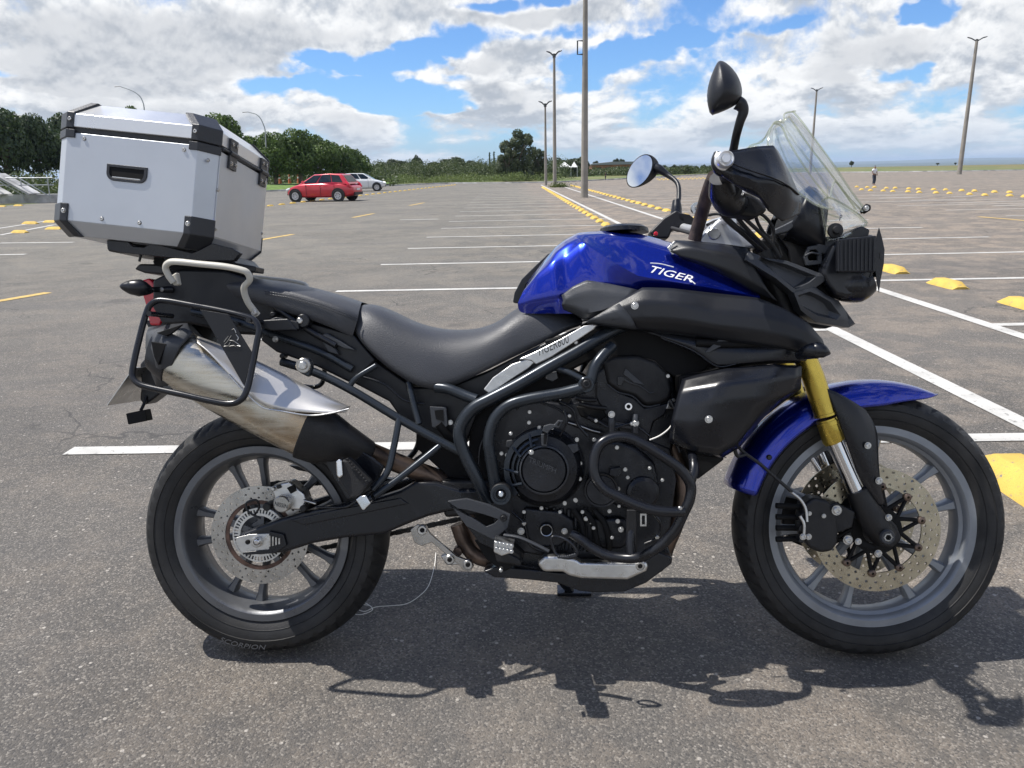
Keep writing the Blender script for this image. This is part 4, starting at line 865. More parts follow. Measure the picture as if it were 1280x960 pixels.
strip_loop('nose_trim', 'greyp', [(735, 195, .186), (850, 165, .142), (905, 205, .13), (975, 240, .11), (1065, 362, .085), (1030, 382, .10), (850, 352, .15), (772, 290, .172)], [(765, 220, .172), (800, 203, .16), (850, 215, .152), (905, 250, .14), (935, 290, .13), (925, 318, .13), (860, 300, .15), (795, 265, .165)], bike, .05)
poly('nose_fin', 'greyp', [(820+960/4.267, 320+232/4.267), (820+975/4.267, 320+238/4.267), (1068, 403), (1060, 409), (1058, 403), (1062, 398)], .10, .01, bike, bevel=.001)
poly('nose_filler', 'dark', [(930, 325), (960, 330), (1020, 345), (1040, 365), (1050, 385), (1030, 400), (1000, 395), (975, 380), (950, 368)], .10, .20, bike, bevel=.004)

# ---------------------------------------------------------------- forks, fender, caliper
for s_ in (1, -1):
    def fk(name, m, pts, r, par=bike, **k):
        q = [(p[0], s_*p[1], p[2]) for p in PP([(x, y, .098) for x, y in pts])]; return MB().tube(q, r, 28, sub=1).build(name, m, par, ang=50, **k)
    f0 = fk('fork_tube', 'gold', [(1000, 432), (1016, 470), (1032, 519)], [.0262, .0262, .0262]); fk('fork_upper', 'blackm', [(952, 315), (1000, 432)], .024, f0)
    fk('fork_collar', 'gold', [(1031, 516), (1032, 519.5)], [.0275, .0275], f0, bevel=.001)
    fk('fork_collar', 'gold', [(1034, 525), (1036, 531)], [.0268, .0268], f0, bevel=.001)
    fk('fork_seal', 'gold', [(1033, 523), (1042.5, 550), (1043.5, 552)], [.0250, .0275, .025], f0)
    fk('fork_stanchion', 'chrome', [(1042, 548), (1060, 590), (1077, 630)], .0195)
    fk('fork_leg', 'blackm', [(1071, 612), (1080, 632), (1094, 655), (1106, 672)], [.026, .030, .033, .030])
poly('axle_boss', 'blackm', [(1068, 618), (1082, 616), (1100, 634), (1122, 658), (1128, 674), (1116, 686), (1098, 682), (1080, 660)], .105, .03, bevel=.006, mirror=True)
MB().lathe([(.0085, -.006), (.0155, -.006), (.018, 0), (.0085, 0)], P(1109, 671, .134), 32, closed=True).build('axle_ring', 'greyp', bike)
c_ = P(1109, 671, .133); MB().lathe([(.0075, -.007), (.0115, -.007), (.0115, 0), (.0075, 0)], c_, 6, closed=True).build('axle_nut', 'alu', bike, smooth=False)
gd = gridp('fork_guard', 'blackg', [[(1032, 485, .118), (1046, 490, .120), (1064, 500, .118), (1082, 512, .112)], [(1042, 510, .122), (1058, 514, .132), (1080, 522, .128), (1094, 530, .112)], [(1056, 548, .122), (1068, 550, .134), (1084, 548, .134), (1098, 545, .115)], [(1070, 590, .12), (1080, 590, .130), (1090, 588, .132), (1098, 582, .118)], [(1084, 618, .112), (1092, 622, .118), (1098, 618, .12), (1102, 612, .112)], [(1096, 632, .105), (1100, 633, .11), (1104, 632, .11), (1107, 630, .105)]], sub=2, thick=.004, mirror=True)
bolt(1085, 557, .139, .006, gd); bolt(1099, 601, .128, .0065, gd); bolt(1111, 647, .122, .0062)
# fender: swept arc section over the tyre, front and rear spans
def fender(name, a0, a1, w_edge, drop, tip0, tip1, rad=.372, m='blue', n=22, thick=.003):
    rows = []
    for j in range(9):
        t = j/8; row = []
        for i in range(n+1):
            a = R(a0+(a1-a0)*i/n); s_ = i/n; k0 = min(1, s_/.25) if tip0 else 1; k1 = min(1, (1-s_)/.25) if tip1 else 1; kk = (k0*k1)**.6
            ww = w_edge*(.35+.65*kk); ang = t*math.pi/2; y = ww*math.sin(ang)**.8; dr = (drop*kk)*(1-math.cos(ang))**1.2
            r_ = rad-dr; row.append((WB+r_*math.cos(a), -y, .335+r_*math.sin(a)))
        rows.append(row)
    return MB().grid(rows).build(name, m, bike, sub=1, mirror=True, thick=thick, ang=60)
fd = fender('front_fender', 64, 164, .076, .060, True, False, rad=.365)
# ---- front brake
cal = poly('front_caliper', 'blackm', [(1004, 632), (1018, 622), (1036, 626), (1046, 640), (1049, 664), (1048, 680), (1040, 690), (1026, 692), (1010, 684), (1002, 664)], .125, .06, bevel=.009)
poly('caliper_lug', 'blackm', [(1010, 640), (1046, 628), (1070, 640), (1066, 660), (1044, 668), (1018, 664)], .115, .03, cal, bevel=.005)
for (x, y, r) in ((1046, 638, .009), (1060, 675, .0085), (1073, 677, .006), (1098, 692, .0068), (1030, 645, .004), (1012, 642, .004)): bolt(x, y, .130, r, cal)
for dy in (0, 14, 28): poly('caliper_piston', 'blackm', [(1006, 640+dy), (1000, 643+dy), (998, 650+dy), (1004, 652+dy)], .13, .03, cal, bevel=.003)
poly('far_caliper', 'blackm', [(976, 620), (1010, 612), (1030, 622), (1035, 670), (1020, 690), (990, 678), (978, 655)], -.085, .05, bevel=.008)
for k in range(4): tubep('caliper_fin', 'dark', [(970, 632+k*14, .10), (1008, 634+k*13, .10)], .007, cal)
poly('sensor_bracket', 'dark', [(1078, 676), (1096, 684), (1094, 690), (1076, 682)], .122, .006, bevel=.001)
tubep('brake_line', 'blackg', [(918, 545, .16), (926, 562, .15), (950, 580, .14), (975, 602, .135), (990, 615, .132)], .004, sub=8)
tubep('brake_line', 'blackg', [(925, 558, .17), (919, 561, .165), (922, 570, .16), (932, 568, .15)], .0045)
tubep('hose_end', 'alu', [(988, 614, .132), (1000, 624, .134), (1007, 636, .136), (1009, 652, .138)], .0035); tubep('hose_end', 'alu', [(1000, 645, .138), (1005, 655, .14), (1005, 668, .14)], .0038)
bolt(1004, 671, .142, .006); bolt(1011, 671, .142, .0055)
cylp('fender_plug', 'blackg', 962, 572, .083, .0065, .01)
tubep('far_fork_brace', 'chrome', [(1014, 572, .02), (1024, 588, .02)], .007)

# ---------------------------------------------------------------- cockpit
bars = [P(905, 201, .425), P(908, 214, .37), P(913, 230, .30), P(917, 247, .22), P(912, 266, .12), P(905, 276, .04), P(899, 278, -.04), P(880, 283, -.12), P(866, 287, -.20), P(852, 284, -.28), P(843, 281, -.35), P(836, 278, -.42)]
hb = MB().tube(bars, .0125, 16).build('handlebar', 'lid_alu', bike, ang=50)
tubep('grip', 'grip', [(905, 203, .418), (908, 214, .37), (912, 228, .31)], [.0165, .0175, .0165], hb, seg=20)
tubep('grip', 'grip', [(836, 278, -.42), (843, 281, -.36), (849, 283, -.31)], [.0165, .0175, .0165], hb, seg=20)
c_ = P(905, 201, .44); be = MB().lathe([(0, -.022), (.0075, -.022), (.0085, -.017), (.014, -.020), (.0165, -.016), (.0165, -.004), (.019, -.002), (.019, .006), (0, .006)], c_, 32).build('bar_end', 'lid_alu', hb)
# throttle and switch housing near side
blob([(900, 222, .34), (904, 240, .31), (913, 252, .28), (930, 258, .24)], [.022, .031, .033, .018], 'switch_housing', 'blackg', hb)
cylp('grip_flange', 'grip', 909, 234, .33, .034, .03, hb, ch=.008)
poly('switch_housing', 'blackm', [(905, 245), (925, 238), (948, 246), (962, 262), (945, 272), (920, 268), (903, 262)], .27, .06, hb, bevel=.01)
poly('brake_master', 'blackm', [(925, 232), (945, 230), (965, 248), (958, 262), (932, 255)], .25, .06, hb, bevel=.008)
tubep('brake_lever', 'lid_alu', [(928, 241, .27), (940, 243, .30), (955, 252, .33), (968, 262, .36), (975, 272, .40)], [.008, .007, .006, .006, .007], hb, flat=.7)
# handguard
hgd = gridp('handguard', 'blackg', [[(894, 195, .43), (897, 190, .432), (918, 188, .43), (945, 183, .425), (967, 181.5, .40), (973, 189, .36)],
      [(894, 205, .435), (912, 203, .440), (935, 205, .442), (960, 205, .43), (980, 206, .40), (986, 212, .35)],
      [(897, 215, .430), (915, 217, .452), (940, 224, .462), (968, 226, .45), (988, 232, .41), (997, 238, .35)],
      [(902, 220, .43), (920, 231, .445), (945, 238, .455), (966, 244, .44), (988, 250, .40), (1002, 250, .35)],
      [(908, 224, .425), (926, 236, .435), (948, 244, .445), (962, 258, .43), (985, 266, .395), (1002, 260, .35)],
      [(913, 228, .41), (930, 239, .42), (949, 248, .43), (960, 264, .42), (979, 277, .40), (1000, 267, .36)]], thick=.004, sub=2, crease=(9, .9))
tubep('handguard_rib', 'blackg', [(912, 203, .449), (935, 212, .457), (965, 222, .455), (985, 232, .42), (998, 243, .36)], .0028, hgd, flat=.6)
tubep('handguard_arm', 'blackg', [(898, 193, .425), (895, 202, .43), (898, 212, .43), (905, 216, .42)], .010, hgd)
# near mirror
def mirror_shell(name, cx, cy, pts, w, depth_far, tilt):
    pass
Z8 = (770, 60, 3.657)
mo = [(475, 55), (500, 62), (540, 98), (565, 140), (578, 185), (577, 225), (560, 252), (530, 272), (490, 290), (440, 310), (426, 296), (415, 240), (415, 200), (426, 150), (445, 100), (462, 65)]
cen = (498, 185); rows = []
for sc_, dw in ((1.0, -.002), (.985, .006), (.90, .018), (.72, .030), (.45, .039), (.18, .043)):
    rows.append([(cen[0]+(x-cen[0])*sc_, cen[1]+(y-cen[1])*sc_, .40+dw) for x, y in mo+[mo[0]]])
ms = gridp('mirror_housing', 'black', rows+[[(cen[0], cen[1], .444)]*(len(mo)+1)], z=Z8, thick=.002, sub=1, parent=bike)
q = [(cen[0]+(x-cen[0])*.97, cen[1]+(y-cen[1])*.97) for x, y in mo]
poly('mirror_glass', 'mirror', q, .402, .003, ms, z=Z8, bevel=0)
tubep('mirror_stem', 'black', [(555, 250, .40), (572, 262, .40), (582, 290, .40), (566, 340, .395), (550, 400, .38), (540, 450, .36), (535, 475, .35)], [.014, .013, .0105, .009, .0085, .0085, .009], z=Z8)
# far mirror, glass toward the rider
gc = (108, 562); el = []
for k in range(28):
    t = 2*math.pi*k/28; a_, b_ = 86, 48; th_ = R(-58); x = a_*math.cos(t); y = b_*math.sin(t)
    el.append((gc[0]+x*math.cos(th_)-y*math.sin(th_), gc[1]+x*math.sin(th_)+y*math.cos(th_)))
rows = []
for sc_, dx, dw in ((1.0, 0, 0), (1.0, 8, .006), (.93, 22, .012), (.75, 44, .018), (.45, 64, .022), (.12, 72, .024)):
    rows.append([(gc[0]+dx+(x-gc[0])*sc_, gc[1]+dx*.05+(y-gc[1])*sc_, -.42-dw) for x, y in el+[el[0]]])
fm = gridp('mirror_housing', 'black', rows, z=Z8, thick=.002, sub=1)
poly('mirror_glass', 'mirror', [(gc[0]+(x-gc[0])*.94, gc[1]+(y-gc[1])*.94) for x, y in el], -.418, .003, fm, z=Z8, bevel=0)
tubep('mirror_stem', 'black', [(172, 545, -.44), (200, 556, -.43), (235, 580, -.42), (270, 605, -.40), (286, 635, -.38), (287, 690, -.36), (280, 705, -.35)], [.016, .014, .0085, .007, .007, .007, .007], z=Z8)
tubep('mirror_base', 'blackg', [(277, 698, -.35), (277, 730, -.345), (275, 765, -.34)], [.012, .0155, .017], z=Z8)
poly('far_switch_housing', 'blackm', [(812, 290), (830, 272), (846, 262), (858, 272), (856, 282), (840, 288), (836, 298), (818, 298)], -.26, .06, hb, bevel=.006)
poly('far_switch_arm', 'blackm', [(845, 265), (862, 268), (872, 276), (870, 284), (850, 276)], -.26, .03, hb, bevel=.003)
c_ = P(871, 260.5, -.2); MB().lathe([(.008, -.008), (.016, -.008), (.017, .004), (.008, .004)], c_, 24, closed=True).build('clutch_clamp', 'alu', hb); cylp('clutch_clamp', 'alu', 871, 260.5, -.2, .0055, .01, hb)
cylp('stop_switch', 'red', 820, 292, -.24, .006, .01, hb)
# leather strap looped over the bar
sp_ = PP([(893, 221, .20), (888, 232, .16), (882, 250, .12), (877, 268, .08), (872, 285, .06), (868, 300, .05)]); mb = MB(); mb.tube(sp_, .0165, 12); mb.build('leather_strap', 'strap', hb)
# yoke, risers, cables
yk = poly('top_yoke', 'cream', [(872, 300), (885, 286), (900, 272), (908, 274), (915, 284), (940, 296), (955, 308), (925, 312), (880, 308)], .05, .10, bevel=.012); yk['label'] = 'silver painted steering yoke'
yk.data.materials[0] = mt['lid_alu']
for y_ in (.035, -.045): 
    c_ = np.array(P(905, 280, 0)); MB().box((c_[0], -y_, c_[2]-.012), (.045, .028, .045)).build('bar_clamp', 'lid_alu', yk, bevel=.006)
cylp('steering_nut', 'alu', 893, 292, .055, .015, .02, yk)
for l_, r_ in (([(905, 250, .24), (903, 265, .18), (918, 282, .12), (940, 297, .09), (962, 320, .09)], .0065), ([(915, 262, .24), (930, 282, .16), (952, 305, .12), (968, 322, .11)], .005), ([(925, 268, .24), (945, 286, .18), (965, 306, .14), (975, 322, .13)], .0045),
               ([(925, 262, .22), (940, 264, .20), (955, 270, .16), (966, 285, .13), (967, 305, .12)], .004), ([(944, 268, .18), (948, 280, .15), (958, 296, .12), (972, 318, .1)], .004), ([(958, 292, .1), (972, 305, .1), (978, 320, .1)], .0018), ([(897, 258, .25), (908, 275, .2), (930, 294, .13), (950, 312, .1)], .005),
               ([(840, 285, -.2), (865, 292, -.1), (890, 300, 0)], .005), ([(880, 270, -.1), (900, 268, -.1), (925, 280, -.05), (950, 310, .0)], .004), ([(884, 281, .05), (896, 276, .0), (903, 280, -.02)], .0035)):
    tubep('control_cable', 'grip', l_, r_, sub=8)
# instrument binnacle
ip = gridp('instrument_binnacle', 'blackg', [[(1004, 244, .10), (1010, 232, .105), (1020, 234, .10), (1035, 246, .08)], [(1000, 256, .125), (1008, 250, .135), (1022, 252, .13), (1036, 262, .11)], [(992, 275, .12), (1008, 274, .14), (1022, 276, .135), (1032, 288, .12)], [(982, 292, .10), (1000, 296, .12), (1018, 298, .125), (1032, 302, .12)], [(978, 300, .07), (998, 306, .08), (1016, 312, .09), (1030, 318, .09)]], thick=.004, sub=2, mirror=True)
poly('binnacle_core', 'dark', [(1004, 244), (1012, 234), (1034, 248), (1034, 312), (1000, 304), (990, 290)], .095, .19, ip, bevel=.01)
poly('binnacle_rim', 'greyp', [(1003, 246), (1009, 233), (1014, 232), (1010, 244), (1002, 258), (999, 256)], .112, .22, ip, bevel=.003)
poly('binnacle_base', 'greyp', [(969, 286), (982, 280), (997, 272), (1002, 276), (985, 290), (968, 294)], .115, .03, ip, bevel=.004)
poly('cockpit_bracket', 'blackm', [(968, 290), (1000, 296), (1012, 305), (1008, 335), (990, 335), (985, 312)], .06, .12, bevel=.005)
poly('cockpit_bracket', 'dark', [(950, 300), (985, 296), (1040, 310), (1050, 350), (1010, 350), (960, 328)], .05, .10, bevel=.005)
wire = ring_poly('wiring_clip', 'greyp', [(1005, 322), (1010, 308), (1022, 306), (1028, 312), (1028, 330), (1008, 332)], [(1010, 322), (1013, 313), (1020, 312), (1023, 315), (1022, 325), (1012, 326)], .11, .012)
tubep('wiring_clip', 'greyp', [(1006, 320, .115), (1015, 316, .115), (1026, 318, .115)], .0025, wire)
poly('lamp_bracket', 'greyp', [(1020, 306), (1028, 296), (1040, 295), (1050, 302), (1042, 318), (1028, 318)], .11, .03, bevel=.005)
# headlight with ribbed guard
hl = MB(); hc = P(1060, 335, .075)
hlp = poly('headlight', 'blackg', [(1030, 330), (1042, 304), (1052, 299), (1092, 294), (1095, 320), (1094, 343), (1084, 362), (1072, 371), (1058, 373), (1044, 369), (1034, 356), (1026, 342)], .135, .11, bevel=.012)
hlp2 = poly('headlight', 'blackg', [(1028, 318), (1040, 300), (1052, 296), (1096, 292), (1098, 320), (1096, 343), (1084, 364), (1072, 373), (1058, 375), (1044, 371), (1034, 356), (1022, 340)], -.045, .11, bevel=.012)
poly('headlight_bridge', 'dark', [(1036, 306), (1090, 300), (1088, 345), (1060, 366), (1040, 350)], .06, .12, bevel=.004)
rb_ = poly('ribbed_housing', 'black', [(1047, 299), (1096, 294), (1095, 340), (1047, 340)], .170, .015, hlp, bevel=.003)
for k in range(9): tubep('housing_rib', 'blackg', [(1051+k*5.2, 301-k*.5, .171), (1051+k*5.1, 338, .171)], .0024, rb_, seg=6)
lens = blob([(1040, 352, .10), (1056, 356, .10), (1072, 356, .10), (1086, 350, .10)], [.03, .040, .042, .032], 'lamp_bowl', 'blackg', hlp)
gp = []
grd = [(1099, 284), (1103, 298), (1106, 312), (1105, 330), (1101, 350), (1099, 366), (1096, 352), (1094, 335), (1094, 310), (1096, 295)]
gq = [P(x, y, .10) for x, y in grd]
# perforated guard plate spanning the lamps, seen edge on
gm = MB(); top_, bot_ = P(1098, 284, .12), P(1098, 366, .12); H_ = top_[2]-bot_[2]; nx, nz = 7, 9
for i in range(nx):
    for j in range(nz):
        y0 = -.13+.26*i/nx; y1 = y0+.26/nx; kk = 1-.55*((y0+y1)/.26)**2; zc_ = (bot_[2]+top_[2])/2; z0 = zc_+(-.5+j/nz)*(H_-.02)*kk; z1 = zc_+(-.5+(j+1)/nz)*(H_-.02)*kk; e_ = .005; uu = lambda y_: top_[0]+.002-.25*y_*y_*1.2
        vs = [(uu(y0), y0, z0), (uu(y1), y1, z0), (uu(y1), y1, z1), (uu(y0), y0, z1), (uu(y0), y0+e_, z0+e_), (uu(y1), y1-e_, z0+e_), (uu(y1), y1-e_, z1-e_), (uu(y0), y0+e_, z1-e_)]
        gm.add(vs, [(0, 1, 5, 4), (1, 2, 6, 5), (2, 3, 7, 6), (3, 0, 4, 7)])
gm.build('lamp_guard', 'blackg', hlp, thick=.003, smooth=False)
poly('guard_side', 'blackg', grd, .150, .003, hlp, bevel=.0008)
poly('guard_slot', 'sticker', [(1100, 316), (1104, 318), (1103, 324), (1100, 323)], .1515, .002, hlp, bevel=0)
# windscreen and side deflectors
scr = symgrid('windscreen', 'screen', [[(1040, 262, .135), (1020, 256, .155), (998, 240, .165), (975, 215, .16), (960, 182, .145), (967, 154, .115)], [(1064, 264, .10), (1048, 248, .11), (1030, 226, .11), (1008, 198, .105), (990, 168, .09), (979, 152, .075)], [(1082, 263, .04), (1062, 236, .045), (1042, 206, .045), (1020, 176, .045), (1002, 153, .045), (983, 142, .035)], [(1085, 262, 0), (1064, 234, 0), (1044, 204, 0), (1022, 173, 0), (1004, 150, 0), (992, 140, 0)]], sub=2, thick=.004)
for l_ in ([(1082, 263, .05), (1062, 236, .052), (1042, 206, .052), (1020, 176, .052), (1003, 153, .052), (991, 139, .04)], [(1036, 248, .13), (1018, 226, .13), (1000, 200, .125), (985, 175, .11), (977, 158, .10), (968, 154, .115)], [(1040, 262, .137), (1020, 256, .157), (998, 240, .167), (975, 215, .162), (960, 182, .147), (967, 154, .117), (979, 152, .09), (981, 142, .05), (994, 139, .03)], [(1070, 262, .09), (1052, 236, .09), (1036, 214, .09), (1014, 186, .085), (996, 160, .07), (986, 146, .055)], [(1038, 246, .12), (1041, 232, .10), (1046, 228, .09), (1062, 248, .09), (1078, 264, .06)]):
    tubep('screen_edge', 'edge', l_, .0024, scr, mirror=True, seg=8)
dfl = gridp('screen_deflector', 'screen', [[(1028, 256, .125), (1034, 246, .13), (1052, 252, .12), (1072, 264, .10), (1084, 276, .085)], [(1030, 276, .135), (1040, 268, .142), (1055, 270, .135), (1070, 274, .115), (1083, 279, .09)], [(1033, 292, .13), (1042, 290, .14), (1056, 290, .13), (1072, 285, .11), (1083, 281, .09)], [(1036, 300, .125), (1044, 299, .13), (1056, 296, .125), (1070, 289, .105), (1083, 281, .09)]], thick=.003, sub=2, mirror=True)
tubep('deflector_edge', 'edge', [(1036, 301, .125), (1031, 282, .13), (1028, 257, .127), (1034, 247, .132), (1052, 254, .122), (1072, 267, .10), (1084, 279, .087)], .0024, dfl, mirror=True); tubep('deflector_edge', 'edge', [(1083, 281, .09), (1068, 290, .105), (1054, 297, .122)], .0022, dfl, mirror=True)
text_part('deflector_lettering', 'P', [(1049, 276), (1053, 275), (1053, 268), (1050, 269)], 'sticker', w=.145, parent=dfl, off=.0, solid=.0004)
for s_ in (1, -1):
    c_ = P(1045, 288, .14); MB().lathe([(0, -.012), (.008, -.010), (.010, -.002), (.017, 0), (.018, .006), (0, .008)], (c_[0], s_*c_[1], c_[2]), 28).build('screen_knob', 'blackm', dfl)
blob([(1079, 260, .05), (1082, 262, .05), (1084, 265, .05)], [.012, .014, .008], 'screen_boss', 'dark', scr); bolt(1083, 260, .066, .005, scr)
poly('nose_cover', 'blackg', [(1048, 296), (1062, 288), (1078, 282), (1088, 287), (1086, 296), (1060, 300)], .11, .22, bevel=.004)

# ---------------------------------------------------------------- luggage case (its own thing, standing on the tail rack)
pitch = R(6.9); c0 = np.array(P(57.5, 272.5, .19)); c1 = np.array(P(232, 290, .19))
org = Vector((c0[0], 0, c0[2])); CM = MB_BIKE @ Matrix.Translation(org) @ Matrix.Rotation(pitch, 4, 'Y')
case = empty('luggage_case', CM, 'silver aluminium luggage case with black corners on the motorcycle tail', 'luggage case')
Lx, Wy, Hb, ch = .386, .19, .205, .036
def octo(x0, x1, w_, c_): return [(x0+c_, -w_), (x1-c_, -w_), (x1, -w_+c_), (x1, w_-c_), (x1-c_, w_), (x0+c_, w_), (x0, w_-c_), (x0, -w_+c_)]
def stack(levels):
    """levels: (z, x0, x1, halfwidth, chamfer)"""
    mb = MB(); vs = []; 
    for (z, x0, x1, w_, c_) in levels: vs += [(x, y, z) for x, y in octo(x0, x1, w_, c_)]
    fs = [tuple(range(7, -1, -1)), tuple((len(levels)-1)*8+k for k in range(8))]
    fs += [(i*8+k, i*8+(k+1) % 8, (i+1)*8+(k+1) % 8, (i+1)*8+k) for i in range(len(levels)-1) for k in range(8)]
    return mb.add(vs, fs)
body = stack([(-.032, .026, Lx-.026, Wy-.026, .030), (0, 0, Lx, Wy, ch), (Hb, 0, Lx, Wy, ch)]).build('case_body', 'case_alu', case, bevel=.0018)
stack([(Hb, .004, Lx-.004, Wy-.004, ch), (Hb+.014, .004, Lx-.004, Wy-.004, ch)]).build('case_seal', 'sticker', case)
lid = stack([(Hb+.013, -.002, Lx+.002, Wy+.002, ch), (Hb+.043, -.002, Lx+.002, Wy+.002, ch), (Hb+.076, .034, Lx-.034, Wy-.034, .030)]).build('case_lid', 'lid_alu', case, bevel=.002)
# folded side seam on the front face, recessed grip, rivets
MB().box((Lx+.0012, 0, Hb/2), (.0024, 2*(Wy-ch)-.004, Hb-.004)).build('case_front_panel', 'case_alu', case, bevel=.0006)
def corner_piece(sx, sy, lidp):
    """plastic cap wrapping one vertical corner"""
    t = .004; e_ = .030; X = Lx if sx > 0 else 0; d = 1
    def pt(a, b_, out): # a along x inward, b along y inward
        return (X-sx*a+sx*out*(1 if a < ch else 0)*1.0, sy*(Wy-b_)+sy*out*(1 if b_ < ch else 0))
    # plan outline: start on y-face, across chamfer, end on x-face
    pl_ = [(X-sx*(ch+e_*.55), sy*(Wy+t)), (X-sx*(ch-.001), sy*(Wy+t)), (X+sx*t, sy*(Wy-ch+.001)), (X+sx*t, sy*(Wy-ch-.004))]
    inn = [(X-sx*(ch+e_*.55), sy*(Wy-.004)), (X-sx*ch, sy*(Wy-.004)), (X-sx*.004, sy*(Wy-ch)), (X-sx*.004, sy*(Wy-ch-.004))]
    mb = MB()
    if not lidp: lv = [(-.035, .024, 1), (-.002, 0, 0), (.040, 0, 0)]
    else: lv = [(Hb+.010, 0, 0), (Hb+.046, 0, 0), (Hb+.080, .035, 1)]
    vs = []; sh = lambda p, s_: (p[0]-sx*s_, p[1]-sy*s_)
    for (z, s_, f) in lv:
        for p in pl_: q = sh(p, s_); vs.append((q[0], q[1], z))
    for (z, s_, f) in lv:
        for p in inn: q = sh(p, s_+ (.006 if f else 0)); vs.append((q[0], q[1], z-(.004 if (f and lidp) else -.004 if f else 0)))
    n = 4; L3 = len(lv); fs = []
    for i in range(L3-1):
        for k in range(n-1):
            fs.append((i*n+k, i*n+k+1, (i+1)*n+k+1, (i+1)*n+k)); o = L3*n; fs.append((o+i*n+k, o+i*n+k+1, o+(i+1)*n+k+1, o+(i+1)*n+k))
        for k in (0, n-1): fs.append((i*n+k, (i+1)*n+k, L3*n+(i+1)*n+k, L3*n+i*n+k))
    for k in range(n-1):
        for i in (0, L3-1): fs.append((i*n+k, i*n+k+1, L3*n+i*n+k+1, L3*n+i*n+k))
    mb.add(vs, fs); o = mb.build('case_corner', 'corner', case, bevel=.0018, smooth=False)
    return o
def cbolt(p, ax, r=.0042, par=case):
    o = bpy.data.objects.new('rivet', bolt_mesh(r, 'bolt')); C.objects.link(o); o.parent = par; o.location = p
    o.rotation_euler = {'-y': (0, 0, 0), '+y': (0, 0, math.pi), '+x': (0, 0, math.pi/2), '-x': (0, 0, -math.pi/2)}[ax]; return o
for sx in (1, -1):
    for sy in (1, -1):
        for lp in (False, True):
            o = corner_piece(sx, sy, lp); z = .022 if not lp else Hb+.030
            X = Lx if sx > 0 else 0
            cbolt((X-sx*(ch+.007), sy*(Wy+.004), z), '-y' if sy < 0 else '+y', .0046, o)
        # small clamp piece under the lid corner
        X = Lx if sx > 0 else 0; mb = MB(); 
        o_ = [(X-sx*(ch+.020), sy*(Wy+.004)), (X-sx*(ch-.001), sy*(Wy+.004)), (X+sx*.004, sy*(Wy-ch+.001)), (X+sx*.004, sy*(Wy-ch-.003)), (X-sx*.006, sy*(Wy-ch-.003)), (X-sx*ch, sy*(Wy-.006)), (X-sx*(ch+.020), sy*(Wy-.006))]
        mb.add([(x, y, z) for z in (Hb-.012, Hb+.007) for x, y in o_], [tuple(range(7)), tuple(range(13, 6, -1))]+[(k, (k+1) % 7, 7+(k+1) % 7, 7+k) for k in range(7)])
        mb.build('corner_clamp', 'corner', case, bevel=.0012, smooth=False)
for sy, axn in ((-1, '-y'), (1, '+y')):
    for (x, z) in ((.078, Hb-.012), (Lx-.068, Hb-.014), (.135, .012), (.226, .012)): cbolt((x, sy*Wy, z), axn, .0040)
    # grip recess: frame and dark cavity
    gx, gz, gw, gh = .187, .122, .097, .038; mb = MB()
    def rr_(w_, h_, k=5, r=.018):
        o = [(-w_/2, h_/2), (-w_/2, -h_/2+r)]
        for a in range(1, k): t = math.pi/2*a/k; o.append((-w_/2+r-r*math.cos(t), -h_/2+r-r*math.sin(t)))
        o += [(-w_/2+r, -h_/2), (w_/2-r, -h_/2)]
        for a in range(1, k): t = math.pi/2*a/k; o.append((w_/2-r+r*math.sin(t), -h_/2+r-r*math.cos(t)))
        return o+[(w_/2, -h_/2+r), (w_/2, h_/2)]
    O1 = rr_(gw, gh); I1 = rr_(gw-.014, gh-.013, r=.012); n = len(O1); vs = []
    for (l_, y) in ((O1, Wy), (O1, Wy+.003), (I1, Wy+.003), (I1, Wy-.0)): vs += [(gx+a, sy*y, gz+b_) for a, b_ in l_]
    mb.add(vs, [(r_*n+k, r_*n+(k+1) % n, (r_+1)*n+(k+1) % n, (r_+1)*n+k) for r_ in range(3) for k in range(n)])
    hd = mb.build('grip_frame', 'corner', case, bevel=.0008)
    MB().prism([(gx+a, gz+b_) for a, b_ in I1], sy*(Wy+.0012), sy*(Wy+.0004)).build('grip_recess', 'dark', hd, smooth=False)
    MB().box((gx, sy*(Wy+.0016), gz-gh/2+.0085), (gw-.03, .0024, .0022)).build('grip_bar', 'alu', hd)
for z_, y_ in ((Hb*.55, -(Wy-ch)+.004), (Hb*.25, (Wy-ch)-.006), (.02, -(Wy-ch)+.010)): cbolt((Lx+.0026, y_, z_), '+x', .0035)
cbolt((Lx-.014, -(Wy-.012), Hb-.03), '+x', .0035)
for y_ in (-.090, .110):
    hn = MB(); hn.box((Lx+.005, y_, Hb+.024), (.006, .044, .034)); hn.box((Lx+.005, y_, Hb-.014), (.006, .044, .034)); hn.tube([(Lx+.008, y_-.024, Hb+.006), (Lx+.008, y_+.024, Hb+.006)], .006, 10)
    h_ = hn.build('case_hinge', 'corner', case, bevel=.0012)
    for dz in (.028, -.018):
        for dy in (-.012, .012): cbolt((Lx+.008, y_+dy, Hb+dz), '+x', .0046, h_)
MB().tube([(Lx+.006, -.15, Hb+.006), (Lx+.006, .15, Hb+.006)], .0035, 8).build('hinge_rod', 'corner', case)
